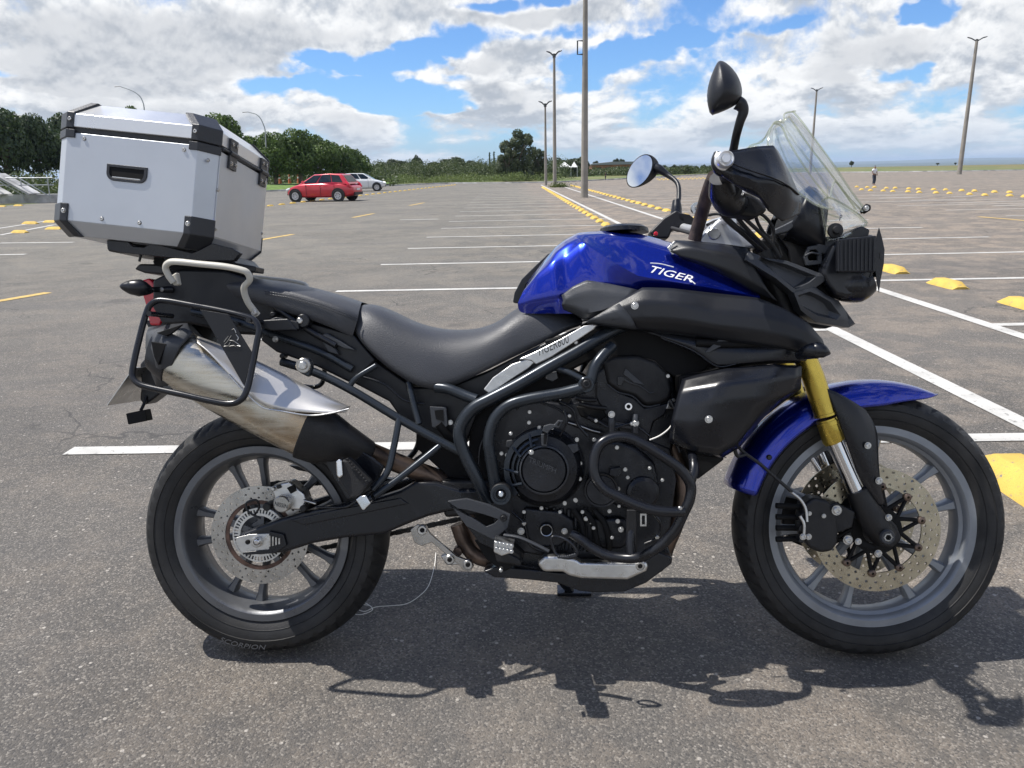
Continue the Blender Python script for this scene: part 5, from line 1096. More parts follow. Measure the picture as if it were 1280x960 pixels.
# mounting plate and tail rack (part of the motorcycle)
poly('luggage_rack', 'black', [(134, 303), (152, 300), (222, 305), (262, 312), (285, 318), (296, 330), (285, 334), (240, 326), (160, 318), (135, 314)], .10, .17, bevel=.003)
poly('rack_lip', 'blackg', [(133, 300), (160, 302), (166, 308), (180, 309), (188, 304), (200, 306), (222, 312), (240, 316), (250, 312), (265, 304), (290, 310), (300, 316), (292, 326), (250, 326), (150, 316), (134, 312)], .15, .02, bevel=.002)
poly('rack_rail', 'black', [(205, 318), (260, 322), (320, 333), (319, 340), (300, 338), (240, 332), (205, 328)], .10, .06, bevel=.003)
poly('rack_support', 'dark', [(190, 312), (290, 322), (290, 352), (260, 350), (215, 345), (192, 330)], .07, .14, bevel=.004)
tubep('rack_hook', 'black', [(178, 313, .12), (176, 320, .12), (174, 327, .12)], .003)
make_twins()
# ================================================================ THE PLACE
def ident(x, y, z=0, rz=0, s=1): return Matrix.Translation((x, y, z)) @ Matrix.Rotation(rz, 4, 'Z') @ Matrix.Scale(s, 4)
# ---- asphalt
m, h, b, v = mat('worn asphalt', (.12, .115, .11), .88); mt['asphalt'] = m
v1 = h.n('ShaderNodeTexVoronoi', {'Vector': v, 'Scale': 210.0, 'Randomness': 1.0}); v2 = h.n('ShaderNodeTexVoronoi', {'Vector': v, 'Scale': 55.0})
s1 = h.n('ShaderNodeSeparateColor', {0: v1.outputs['Color']}); s2 = h.n('ShaderNodeSeparateColor', {0: v2.outputs['Color']})
n1 = h.noise(v, .45, 6, .62, .4); n2 = h.noise(v, 2.2, 6, .65, .3); n3 = h.noise(v, 14, 5, .65); n4 = h.noise(v, 420, 3, .7)
base = h.mix(h.mr(n1, .36, .64), (.095, .086, .075), (.146, .132, .115))
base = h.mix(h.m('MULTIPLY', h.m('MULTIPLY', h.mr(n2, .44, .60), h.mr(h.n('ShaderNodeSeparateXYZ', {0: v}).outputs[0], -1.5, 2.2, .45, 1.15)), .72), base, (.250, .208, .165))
base = h.mix(h.m('MULTIPLY', h.mr(n3, .40, .62, 1, 0), .30), base, (.070, .068, .066))
base = h.mix(h.m('MULTIPLY', h.mr(s1.outputs[0], .62, 1.0), .55), base, (.38, .345, .30))
base = h.mix(h.m('MULTIPLY', h.mr(s1.outputs[1], .45, 1.0), .62), base, (.035, .035, .037))
peb = h.m('MULTIPLY', h.m('GREATER_THAN', s2.outputs[0], .965), h.mr(v2.outputs['Distance'], .20, .34, 1, 0))
base = h.mix(h.m('MULTIPLY', peb, .8), base, (.50, .46, .41))
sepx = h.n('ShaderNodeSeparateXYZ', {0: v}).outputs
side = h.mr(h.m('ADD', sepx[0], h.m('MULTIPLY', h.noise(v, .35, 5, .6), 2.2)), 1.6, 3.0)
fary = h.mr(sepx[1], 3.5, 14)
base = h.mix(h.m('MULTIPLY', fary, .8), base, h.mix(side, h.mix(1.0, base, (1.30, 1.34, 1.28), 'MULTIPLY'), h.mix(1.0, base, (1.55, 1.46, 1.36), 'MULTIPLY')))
base = h.mix(h.m('MULTIPLY', h.mr(n4, .3, .7), .35), base, (.05, .05, .05))
ln = h.n('ShaderNodeMapping', {'Vector': v, 'Scale': (.09, .9, 1)}); base = h.mix(h.m('MULTIPLY', h.mr(h.noise(ln.outputs[0], 1.0, 6, .6, .6), .52, .62), .28), base, (.085, .084, .085))
cv = h.n('ShaderNodeVectorMath', {0: v, 1: h.n('ShaderNodeTexNoise', {'Vector': v, 'Scale': 1.6, 'Detail': 4.0}).outputs[1]}, operation='ADD')
ck = h.n('ShaderNodeTexVoronoi', {'Vector': cv.outputs[0], 'Scale': .42}, feature='DISTANCE_TO_EDGE')
base = h.mix(h.m('MULTIPLY', h.mr(ck.outputs['Distance'], .0015, .0065, 1, 0), h.mr(h.noise(v, .7, 3, .5), .50, .58, 0, .6)), base, (.03, .03, .03))
oil = h.noise(v, 1.1, 3, .45, .2); base = h.mix(h.mr(oil, .66, .72, 0, .5), base, (.045, .044, .043))
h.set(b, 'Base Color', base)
hh = h.m('ADD', h.m('MULTIPLY', v1.outputs['Distance'], -.7), h.m('ADD', h.m('MULTIPLY', n4, .5), h.m('MULTIPLY', peb, .6)))
h.set(b, 'Normal', h.n('ShaderNodeBump', {'Strength': .75, 'Distance': .004, 'Height': hh}))
def paint(name, col, wear):
    m, h, b, v = mat(name, col, .75); 
    w_ = h.mr(h.noise(v, 22, 8, .75), wear-.06, wear+.05, 1, 0); w2_ = h.mr(h.noise(v, 240, 3, .7), .55, .68, 0, .75); dirt = h.noise(v, 3.5, 5, .6)
    c = h.mix(h.mr(dirt, .35, .7), col, tuple(x*.74 for x in col)); c = h.mix(w2_, c, tuple(x*.5 for x in col)); h.set(b, 'Base Color', h.mix(w_, c, (.17, .165, .155)))
    h.set(b, 'Normal', h.n('ShaderNodeBump', {'Strength': .5, 'Distance': .003, 'Height': h.noise(v, 200, 3, .7)})); return m
mt['wline'] = paint('worn white road paint', (.54, .53, .50), .39); mt['yline'] = paint('worn yellow road paint', (.58, .40, .12), .40)
mt['stop'] = paint('yellow painted concrete', (.64, .43, .085), .40)
mt['concrete'] = M1('pole concrete', (.27, .25, .22), .85, bump=.4, bscale=40, cvar=.15, cscale=1.5)
mt['wall'] = M1('stained pale concrete', (.42, .42, .42), .85, cvar=.4, cscale=1.2)
mt['steelg'] = M1('galvanised steel', (.40, .42, .43), .5, .6)
mt['darkm'] = M1('dark lamp metal', (.06, .065, .07), .5, .3)
# ---- ground with the land falling away beyond the parking area
def leafmat(name, c0, c1, tr=.25):
    m = bpy.data.materials.new(name); m.use_nodes = True; t = m.node_tree; h = NT(t); b = t.nodes['Principled BSDF']
    g_ = h.n('ShaderNodeNewGeometry'); v = h.n('ShaderNodeTexCoord').outputs['Object']
    f = h.m('ADD', h.m('MULTIPLY', g_.outputs['Random Per Island'], .55), h.m('MULTIPLY', h.mr(h.noise(v, 1.7, 3, .5), .3, .7), .45))
    h.set(b, 'Base Color', h.mix(f, c0, c1)); b.inputs['Roughness'].default_value = .55
    tl = h.n('ShaderNodeBsdfTranslucent', {0: h.mix(f, tuple(x*1.3 for x in c0), tuple(x*1.3 for x in c1))})
    o = t.nodes['Material Output']; h.set(o, 0, h.n('ShaderNodeMixShader', {0: tr, 1: b.outputs[0], 2: tl})); return m
m, h, b, v = mat('land', (.05, .09, .03), .95); mt['land'] = m
ln_ = h.n('ShaderNodeVectorMath', {0: v}, operation='LENGTH').outputs['Value']
ga = h.noise(v, .12, 6, .65); gb = h.noise(v, 1.4, 6, .7); sx_ = h.n('ShaderNodeSeparateXYZ', {0: v}).outputs[0]
grass = h.mix(h.mr(gb, .3, .7), (.055, .095, .020), (.125, .155, .045)); grass = h.mix(h.m('MULTIPLY', h.mr(ga, .47, .58), .7), grass, (.20, .17, .075))
earth = h.mix(h.mr(gb, .3, .7), (.17, .095, .05), (.13, .13, .05)); grass = h.mix(h.m('MULTIPLY', h.mr(h.m('ADD', sx_, h.m('MULTIPLY', ga, 30)), 60, 110), .55), grass, earth)
fn = h.noise(v, .0016, 8, .7); forest = h.mix(h.mr(fn, .42, .6), (.018, .034, .018), (.060, .075, .036)); forest = h.mix(h.m('MULTIPLY', h.mr(h.noise(v, .012, 6, .7), .60, .66), .45), forest, (.30, .27, .23))
h.set(b, 'Base Color', h.mix(h.mr(ln_, 180, 420), grass, forest))
vs = []; fs = []; rad = [0, 20, 40, 70, 110, 150, 190, 240, 320, 450, 650, 900, 1300, 1900, 2700, 3600, 4800, 6200, 7800, 9500, 11500, 14000, 18000, 24000]; NA = 220
def hgt(r, a):
    if r < 170: return -.03
    t = min(1, (r-170)/1100); z = -.03-30*t*t*(3-2*t)
    if r > 3000: u_ = min(1, (r-3000)/8500); z += (31+ (9*math.sin(a*5+1)+7*math.sin(a*13+2)+4*math.sin(a*31)))*u_*u_
    if r > 900: z += 4*math.sin(a*17+r*.0013)+3*math.sin(a*41+r*.003)
    return z if r < 14000 else z-(r-14000)*.012
for i, r_ in enumerate(rad):
    for k in range(NA):
        a = 2*math.pi*k/NA; vs.append((r_*math.cos(a), r_*math.sin(a), hgt(r_, a)))
for i in range(len(rad)-1):
    for k in range(NA): fs.append((i*NA+k, i*NA+(k+1) % NA, (i+1)*NA+(k+1) % NA, (i+1)*NA+k))
gr_ = MB().add(vs, fs).build('ground', 'land', None); tag(gr_, kind='structure')
# ---- the parking lot sheet
edge = [G(-260, 262), G(-60, 259), G(0, 257.5), G(78, 252), G(200, 246), (G(322, 240)), G(420, 236), G(470, 233.5), G(520, 231), G(560, 229.5), G(640, 229), G(700, 228), G(800, 223), G(900, 217.5), G(1000, 216), G(1080, 215.5), G(1180, 214.5), G(1280, 213), G(1420, 209)]
pts = [(p[0], p[1]) for p in edge]+[(90, 12), (60, -30), (-60, -30), (-70, 12)]
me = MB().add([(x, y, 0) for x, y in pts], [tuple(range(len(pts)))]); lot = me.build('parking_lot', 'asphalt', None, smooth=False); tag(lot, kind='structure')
bm = bmesh.new(); bm.from_mesh(lot.data); bmesh.ops.triangulate(bm, faces=bm.faces); bm.to_mesh(lot.data); bm.free()
# kerb along the far edge
mb = MB(); kp = edge[5:18]
for i in range(len(kp)-1):
    a, b_ = kp[i], kp[i+1]; d = b_-a; L_ = np.linalg.norm(d); an = math.atan2(d[1], d[0]); mb.box(((a[0]+b_[0])/2, (a[1]+b_[1])/2, .04), (L_, .18, .12), Matrix.Rotation(an, 3, 'Z'))
tag(mb.build('kerb', 'wall', None, smooth=False), kind='structure')
# ---- painted lines
def line(a, b_, w_, m='wline', z=.004, name='road_marking', mbb=None):
    a = np.array(a[:2]); b_ = np.array(b_[:2]); d = (b_-a); L_ = np.linalg.norm(d); d /= L_; n = np.array([-d[1], d[0]])*w_/2; k = max(1, int(L_/1.0)); mbb.add([(*(a+d*L_*i/k+s_*n), z) for i in range(k+1) for s_ in (-1, 1)], [(2*i, 2*i+1, 2*i+3, 2*i+2) for i in range(k)])
mb = MB(); XL, XR = 2.42, 3.61
Yl = [3.30-2.37*2, 3.30-2.37, 3.30, 5.70, 8.05, 10.37, 12.52, 14.6]+[14.6+2.2*k for k in range(1, 17)]
line((XL, -4), (XL, 58), .115, mbb=mb); line((XR, -4), (XR, 58), .115, mbb=mb)
tag(mb.build('road_marking', 'wline', None, smooth=False), kind='structure')
mb = MB()
for i, y in enumerate(Yl):
    line((-2.05+.045*(y-3.3) if y < 16 else -1.45, y+.04), (XL-.06, y-.04), .10 if y > 3 else .1, mbb=mb)
    line((XR+.06, y), (7.7, y-.06), .10, mbb=mb)
tag(mb.build('bay_line', 'wline', None, smooth=False), kind='structure')
mb = MB()
for (a, b_) in (((0, 304), (92, 303)), ((-20, 319), (32, 318)), ((0, 294), (68, 281)), ((-10, 287), (60, 276)), ((1099, 248), (1220, 245)), ((1138, 250.5), (1208, 249)), ((1184, 254), (1290, 251)), ((1242, 257.5), (1290, 256)), ((1090, 245), (1130, 244)), ((322, 272), (330, 271.5)), ((500, 275), (548, 274))):
    line(G(*a), G(*b_), .12, mbb=mb)
for k in range(14):
    x = 13.2; line((10.8, 17+2.4*k), (15.6, 17+2.4*k-.1), .1, mbb=mb)
tag(mb.build('bay_line', 'wline', None, smooth=False), kind='structure')
mb = MB()
for (a, b_) in (((-30, 381.5), (60, 366)), ((320, 301), (366, 293)), ((441, 272), (467, 267)), ((1223, 271), (1290, 276.5)), ((512, 257), (530, 253.5))):
    line(G(*a), G(*b_), .13 if a[0] < 1000 else .12, mbb=mb)
tag(mb.build('lane_dash', 'yline', None, smooth=False), kind='structure')
# ---- wheel stops
def stop_mesh():
    L_, w_, h_ = .56, .115, .085; mb = MB()
    sec = [(-w_, .0), (-w_*.92, .018), (-w_*.50, h_*.92), (-w_*.42, h_), (w_*.42, h_), (w_*.50, h_*.92), (w_*.92, .018), (w_, 0)]
    st = [(-L_/2, .80, .35), (-L_/2+.015, .86, .45), (-L_/2+.10, 1, .97), (-L_/2+.13, 1, 1), (L_/2-.13, 1, 1), (L_/2-.10, 1, .97), (L_/2-.015, .86, .45), (L_/2, .80, .35)]
    vs = [(x*sx, y, z*sz-.002) for y, sx, sz in st for x, z in sec]; n = len(sec)
    fs = [(i*n+k, i*n+k+1, (i+1)*n+k+1, (i+1)*n+k) for i in range(len(st)-1) for k in range(n-1)]+[tuple(range(n)), tuple((len(st)-1)*n+n-1-k for k in range(n))]+[(i*n, (i+1)*n, (i+1)*n+n-1, i*n+n-1) for i in range(len(st)-1)]
    me = mb.add(vs, fs).mesh('wheel_stop', 30); me.materials.append(mt['stop']); return me
SM = stop_mesh()
def stop(x, y, label, group, rz=0.0, s=1.0):
    o = bpy.data.objects.new('wheel_stop', SM); C.objects.link(o); o.location = (x, y, .002); o.rotation_euler = (0, 0, rz+random.uniform(-.05, .05)); o.scale = (s, s*random.uniform(.93, 1.06), s*random.uniform(.80, .98)); tag(o, label, 'wheel stop', group)
g1 = 'yellow wheel stops along the paved median'
stop(1.965, 2.68, 'big yellow concrete wheel stop in front of the motorcycle front wheel', g1, s=1.08)
for k in range(3, 42): stop(2.02+.005*k, 2.80+1.16*k, 'yellow wheel stop in the long receding row left of the lamp poles', g1, s=.86)
for y, l in ((6.43, 'yellow wheel stop cut by the right edge of the photo'), (7.62, 'yellow wheel stop beside the white bay line right of the headlamp'), (8.75, 'yellow wheel stop half hidden behind the headlamp guard')): stop(4.36, y, l, g1, s=.92)
for k in range(3, 42): stop(4.33, 6.43+1.16*k, 'yellow wheel stop in the long receding row right of the lamp poles', g1, s=.86)
g2 = 'double row of wheel stops across the right of the lot'
for i, (x, y) in enumerate([(1071, 234), (1077, 237.5), (1084, 234.5), (1088, 238.5), (1093, 234.5), (1104, 239), (1108, 235.5), (1116, 239.5), (1119, 235.5), (1135, 240), (1136, 236.3), (1148, 236.8), (1149, 240.8), (1167, 237.3), (1170, 241.5), (1182, 237.7), (1187, 242), (1202, 238.7), (1212, 243.3), (1218, 239.3), (1231, 244.3), (1243, 240.5), (1262, 240.8), (1262, 245), (1281, 246.3)]):
    p = G(x, y); stop(p[0], p[1], ['yellow wheel stop in the nearer line of the distant double row', 'yellow wheel stop in the farther line of the distant double row'][int(y < 201+ (x-1000)*.0+37.9 and (x < 1130 and y < 236 or x >= 1130 and y < 241.3 and (x, y) not in ((1135, 240), (1149, 240.8))))], g2, rz=R(-25), s=.9)
g3 = 'wheel stops on the left of the lot'
for x, y, l in ((25, 291, 'yellow wheel stop on the slanting white line at the far left'), (68, 286.5, 'yellow wheel stop just left of the luggage case lower corner'), (38, 280, 'yellow wheel stop behind the nearest pair at the far left'), (63, 278, 'yellow wheel stop of the rear pair nearest the luggage case'), (2, 258.5, 'small yellow wheel stop at the left edge near the steel railing'), (23, 257.5, 'small yellow wheel stop below the steel railing')):
    p = G(x, y); stop(p[0], p[1], l, g3, rz=R(70), s=.85)
a, b_ = G(322, 259.5), G(572, 231); L_ = np.linalg.norm(b_-a); n = 34
for k in range(n):
    p = a+(b_-a)*k/n; stop(p[0], p[1], 'low yellow wheel stop in the diagonal line behind the red car', g3, rz=math.atan2(b_[1]-a[1], b_[0]-a[0])-math.pi/2, s=.72)
for k in range(30):
    p = G(822+k*2.6, 224-.07*k+(k % 2)*1.2); stop(p[0], p[1], 'tiny yellow wheel stop in the faint far rows by the grass', 'faint far rows of wheel stops', s=.7)
# ---- lamp poles
def pole(px, py, tx, ty, label, r=.14, head=True, arm=.36, bracket=False):
    b0 = G(px, py); t0 = atY(tx, ty, b0[1]); d = t0-b0; 
    H_ = t0[2]-(.35 if head else 0); o = empty('lamp_pole', Matrix.Translation((b0[0], b0[1], 0)), label, 'lamp pole', 'concrete lamp poles of the parking lot')
    lean = d[0]*0
    MB().tube([(0, 0, -.02), (lean*.5, 0, H_*.5), (lean, 0, H_)], [r, r*.8, r*.58], 16, sub=1).build('pole', 'concrete', o)
    if head:
        for s_ in (-1, 1):
            MB().tube([(lean, 0, H_-.05), (lean+s_*arm*.6, -.1*s_, H_+.18), (lean+s_*arm, -.1*s_, H_+.25)], .045, 8).build('arm', 'darkm', o)
            MB().tube([(lean+s_*arm*.8, -.1*s_, H_+.20), (lean+s_*(arm+.10), -.1*s_, H_+.28)], [.055, .075], 10, flat=.5).build('lamp_head', 'darkm', o, bevel=.01)
        MB().tube([(lean, 0, H_-.1), (lean, 0, H_+.12)], .10, 12).build('pole_cap', 'darkm', o)
    if bracket:
        zb = atY(725, 68, b0[1])[2]; zt = atY(725, 51, b0[1])[2]
        MB().tube([(-.1, 0, zb), (-.30, 0, zb), (-.30, 0, zt), (-.1, 0, zt)], .03, 8, sub=1).build('steel_bracket', 'darkm', o)
    return o
pole(730.5, 247, 732.5, -30, 'thick near concrete lamp pole with a small steel bracket', r=.150, head=True, bracket=True)
pole(693.5, 234, 694.5, 62, 'middle lamp pole with twin lamps beside the median grass tuft', r=.125)
pole(682.3, 231.5, 681.5, 125, 'farthest of the three median lamp poles with twin lamps', r=.105)
pole(1199, 218, 1219.5, 45, 'lamp pole standing far right in the empty lot', r=.185, arm=.6)
pole(1012.5, 217, 1016.5, 109, 'distant lamp pole seen through the windscreen top', r=.15, arm=.5)
for (pts_, Y, lab) in (([(181, 222), (181, 150), (178, 126), (168, 115), (150, 108)], 62, 'thin curved street lamp above the small tree top behind the luggage case'), ([(332, 222), (332, 172), (329, 155), (322, 144), (310, 140)], 60, 'thin curved street lamp rising behind the tree row')):
    q = [atY(x, y, Y) for x, y in pts_]; b0 = q[0]; o = empty('street_lamp', Matrix.Translation((b0[0], b0[1], 0)), lab, 'street lamp', 'curved street lamps')
    MB().tube([(0, 0, 0)]+[tuple(p-np.array([b0[0], b0[1], 0])) for p in q[1:]], [.06, .05, .04, .03, .03], 8).build('pole', 'steelg', o)
    e_ = q[-1]-np.array([b0[0], b0[1], 0]); MB().tube([e_, e_+np.array([-.4, 0, -.02])], [.04, .055], 8, flat=.5).build('lamp_head', 'darkm', o)
# ---- trees
def crown_mesh(name, n, size, blobs, m, core=.82):
    """leaf quads spread near the skin of overlapping blobs"""
    bl = np.array(blobs); pick = np.random.randint(0, len(bl), n); wts = bl[:, 3]**2; pick = np.random.choice(len(bl), n, p=wts/wts.sum())
    d = np.random.normal(size=(n, 3)); d /= np.linalg.norm(d, axis=1)[:, None]; rr_ = bl[pick, 3]*(core+(1.06-core)*np.random.rand(n)**.7)
    sq = bl[pick, 4] if bl.shape[1] > 4 else np.ones(n); c = bl[pick, :3]+d*rr_[:, None]*np.stack([np.ones(n), np.ones(n), sq], 1)
    nrm = d+np.random.normal(size=(n, 3))*.55; nrm /= np.linalg.norm(nrm, axis=1)[:, None]
    t = np.cross(nrm, np.random.normal(size=(n, 3))); t /= np.linalg.norm(t, axis=1)[:, None]; b2 = np.cross(nrm, t); s_ = size*(.6+.8*np.random.rand(n))[:, None]
    vs = np.stack([c-t*s_, c+b2*s_*.55, c+t*s_, c-b2*s_*.55], 1).reshape(-1, 3)
    me = bpy.data.meshes.new(name); me.vertices.add(4*n); me.vertices.foreach_set('co', vs.ravel()); me.loops.add(4*n); me.loops.foreach_set('vertex_index', np.arange(4*n)); me.polygons.add(n); me.polygons.foreach_set('loop_start', np.arange(0, 4*n, 4)); me.update(); me.validate()
    me.materials.append(m); return me
Ld = leafmat('dense green leaves', (.030, .064, .012), (.125, .190, .035)); Le = leafmat('olive eucalyptus leaves', (.034, .056, .026), (.140, .165, .080)); Lk = leafmat('dark tree leaves', (.018, .040, .014), (.075, .110, .036)); Ls = leafmat('shrub leaves', (.024, .044, .014), (.100, .130, .042)); Lg = leafmat('meadow leaves', (.075, .115, .030), (.170, .215, .065)); Lp = leafmat('far tree leaves', (.022, .038, .018), (.070, .090, .042))
bark = M1('grey brown bark', (.11, .085, .065), .9, bump=.5, bscale=20, cvar=.3); mt['bark'] = bark
def rb_blobs(k, spread, r0, r1, zc=0, sq=.9): return [(random.gauss(0, spread), random.gauss(0, spread), zc+random.gauss(0, spread*.6), random.uniform(r0, r1), sq) for _ in range(k)]
def ringblobs(k=16):
    o = [(0, 0, 0, .72, .85)]
    for _ in range(k):
        a = random.uniform(0, 6.28); e_ = random.uniform(-.35, 1.3); r = random.uniform(.55, .72); o.append((r*math.cos(a)*math.cos(e_), r*math.sin(a)*math.cos(e_), r*math.sin(e_)*.85, random.uniform(.22, .42), .9))
    return o
DC = [crown_mesh('dense_crown', 9000, .055, ringblobs(18), Ld) for _ in range(3)]; KC = [crown_mesh('dark_crown', 9000, .055, ringblobs(16), Lk) for _ in range(2)]
EC = [crown_mesh('open_crown', 8000, .05, [(.0, 0, .82, .24, .8), (.38, .1, .60, .30, .8), (-.10, -.2, .52, .25, .8), (-.52, 0, .36, .30, .8), (.62, 0, .18, .24, .8), (.10, .1, .18, .30, .9), (-.30, .2, -.05, .30, .9), (.40, -.2, -.15, .26, .9), (-.66, 0, -.30, .30, .9), (.0, .0, -.45, .36, 1), (-.35, 0, -.68, .36, 1), (.38, 0, -.72, .30, 1)], Le, .55)]
FC = [crown_mesh('far_crown', 3000, .09, ringblobs(12), Lp) for _ in range(3)]
CC = crown_mesh('cypress_crown', 1200, .10, [(0, 0, z/6-1, .16*(1.05-z/14), 1.3) for z in range(12)], Lk)
def tree(px, base, top, wpx, Y, crowns, label, cat='tree', trunk=.28, group=None, name='tree', fork=False):
    b0 = atY(px, base, Y); t0 = atY(px, top, Y); H_ = t0[2]; W_ = wpx/F*(Y+.3)
    if H_ < .5: H_ = .5
    ang = random.uniform(0, 6.28); o = empty(name, Matrix.Translation((b0[0], Y, 0)), label, cat, group)
    ch_ = H_*(1-trunk); c = bpy.data.objects.new('crown', random.choice(crowns)); C.objects.link(c); c.parent = o; c.location = (0, 0, H_-ch_*.52); c.scale = (W_*.52, W_*.52, ch_*.56); c.rotation_euler = (0, 0, ang if crowns is not EC else 0)
    mb = MB(); r = max(.06, H_*.028); mb.tube([(0, 0, -.1), (r*.6, 0, H_*.3), (-r*.4, r, H_*.55)], [r*1.25, r, r*.7], 9)
    for k in range(5 if not fork else 8):
        a = k*2.4+ang; q = W_*.3; mb.tube([(0, 0, H_*(.26+.03*k)), (q*.5*math.cos(a), q*.5*math.sin(a), H_*(.45+.03*k)), (q*math.cos(a), q*math.sin(a), H_*(.62+.035*k))], [r*.6, r*.4, r*.18], 7)
    mb.build('trunk', 'bark', o); return o
gt = 'row of dense trees behind the parked cars'
for i, (x, bs, tp, w_, Y) in enumerate([(283, 236, 141, 72, 61), (318, 235, 166, 46, 62), (345, 235, 164, 50, 61), (376, 234, 160, 54, 62), (402, 233, 167, 48, 65), (424, 232, 176, 42, 69), (441, 231, 185, 36, 74), (452, 229, 193, 28, 78)]):
    tree(x, bs, tp, w_, Y, DC, ['tall round dense tree rising right behind the luggage case', 'short tree between the tall tree and the first row tree', 'dense round tree above the orange cones', 'tallest dense tree behind the bonnet of the red car', 'dense tree behind the roof of the red car', 'dense tree behind the tail of the red car', 'lower dense tree above the white car', 'last and smallest dense tree at the right end of the row'][i], group=gt, trunk=.10)
for i, (x, bs, tp, w_, Y) in enumerate([(-42, 245, 138, 72, 60), (14, 244, 129, 78, 58), (54, 243, 139, 64, 62), (92, 243, 140, 54, 66), (150, 240, 168, 60, 64)]):
    tree(x, bs, tp, w_, Y, KC, ['dark broad tree cut by the left edge of the photo', 'tallest dark tree at the far left behind the railing', 'dark tree between the tall one and the luggage case', 'dark tree mostly hidden by the luggage case corner', 'dark tree hidden behind the luggage case'][i], group='dark trees at the far left', trunk=.12)
tree(181, 240, 129, 30, 70, DC, 'single small tree crown peeking above the luggage case', trunk=.45)
tree(648, 231, 164, 52, 80, EC, 'large open eucalyptus with several clumps in the middle distance', fork=True, trunk=.02, name='eucalyptus')
tree(636, 231, 186, 30, 79, EC, 'lower leafy side of the eucalyptus group on its left', fork=True, trunk=.1, name='eucalyptus')
tree(674, 230, 187, 24, 82, EC, 'smaller eucalyptus just right of the big one', fork=True, trunk=.2, name='eucalyptus')
far_t = [(492, 197, 26), (522, 192, 17), (508, 200, 24), (545, 201, 26), (567, 195, 36), (588, 199, 20), (600, 202, 26), (627, 203, 20), (700, 196, 30), (722, 194, 36), (712, 198, 26), (745, 200, 8), (770, 197, 9), (777, 198, 10), (795, 205, 12), (812, 205, 14), (828, 206, 14), (843, 205, 12), (856, 206, 12), (868, 207, 12), (879, 205, 9), (889, 207, 8), (760, 206, 22), (736, 203, 16), (474, 201, 20), (1063, 200.5, 6), (1170, 206, 4), (1192, 206.3, 3)]
for x, tp, w_ in far_t: tree(x, 222, tp, w_, (random.uniform(165, 175) if 735 < x < 800 else random.uniform(105, 125)) if x < 1000 else 180, FC, ('distant bushy tree on the skyline between the white car and the eucalyptus' if x < 640 else 'distant broad tree on the skyline behind the white tents' if x < 735 else 'distant dark tree above the roof of the long low building' if x < 800 else 'distant dark tree on the skyline between the far mirror and the handguard' if x < 900 else 'tiny lone tree on the grass edge at the right'), group='distant skyline trees', trunk=.1)
for x, tp in ((612.5, 190), (618, 189), (623, 194)):
    b0 = atY(x, 215, 118); H_ = atY(x, tp, 118)[2]; o = empty('cypress', Matrix.Translation((b0[0], 118, 0)), {612.5: 'left one of three thin dark cypresses', 618: 'tallest middle one of three thin dark cypresses', 623: 'shortest right one of three thin dark cypresses'}[x], 'cypress', 'three thin cypresses')
    c = bpy.data.objects.new('crown', CC); C.objects.link(c); c.parent = o; c.scale = (1.1, 1.1, H_*.48); c.location = (0, 0, H_*.55); MB().tube([(0, 0, 0), (0, 0, H_*.6)], [.1, .05], 6).build('trunk', 'bark', o)
# shrub belt: one leafy mass
def belt(n, fn, size, m, name, label_kind='stuff'):
    c = np.array([fn() for _ in range(n)]); nrm = np.random.normal(size=(n, 3)); nrm /= np.linalg.norm(nrm, axis=1)[:, None]; t = np.cross(nrm, np.random.normal(size=(n, 3))); t /= np.linalg.norm(t, axis=1)[:, None]; b2 = np.cross(nrm, t); s_ = size*(.6+.8*np.random.rand(n))[:, None]
    vs = np.stack([c-t*s_, c+b2*s_*.6, c+t*s_, c-b2*s_*.6], 1).reshape(-1, 3); me = bpy.data.meshes.new(name); me.vertices.add(4*n); me.vertices.foreach_set('co', vs.ravel()); me.loops.add(4*n); me.loops.foreach_set('vertex_index', np.arange(4*n)); me.polygons.add(n); me.polygons.foreach_set('loop_start', np.arange(0, 4*n, 4)); me.update(); me.materials.append(m)
    o = bpy.data.objects.new(name, me); C.objects.link(o); tag(o, kind='stuff'); return o
hb_ = [(random.uniform(0, 1), random.uniform(0, 1), random.uniform(.5, 1)) for _ in range(90)]
def bushfn(x0, x1, Y0, Y1, h0, h1, nb=90):
    B = []
    for _ in range(nb):
        px = random.uniform(x0, x1); Y = random.uniform(Y0, Y1); X = atY(px, 225, Y)[0]; B.append((X, Y, random.uniform(h0, h1), random.uniform(.8, 2.0)))
    def f():
        X, Y, H_, r = random.choice(B); a = random.uniform(0, 6.283); e_ = math.asin(random.random()); q = random.uniform(.75, 1.05)
        return (X+r*q*math.cos(a)*math.cos(e_), Y+r*q*math.sin(a)*math.cos(e_), H_*q*math.sin(e_)+.05)
    return f
belt(80000, bushfn(452, 700, 82, 98, .9, 2.5, 150), .07, Ls, 'shrub_belt')
belt(40000, bushfn(690, 905, 105, 118, .5, 1.15, 140), .09, Ls, 'shrub_belt')
belt(20000, bushfn(455, 690, 76, 82, .25, .9, 90), .06, Lg, 'shrub_belt')
belt(12000, bushfn(-70, 140, 46, 66, .6, 1.7, 70), .10, Ls, 'shrub_belt')
belt(14000, bushfn(262, 480, 66, 84, .6, 1.9, 90), .12, Ls, 'shrub_belt')
belt(700, lambda: (lambda p: (p[0]+random.gauss(.3, .3), p[1]-.3+random.gauss(0, .25), abs(random.gauss(0, .12))))(G(693.5, 234)), .05, leafmat('grass tuft', (.06, .09, .02), (.14, .17, .05)), 'grass_tuft')
# ---- pale bush and orange cones under the trees
mt['cone'] = M1('orange cone plastic', (.60, .17, .08), .6)
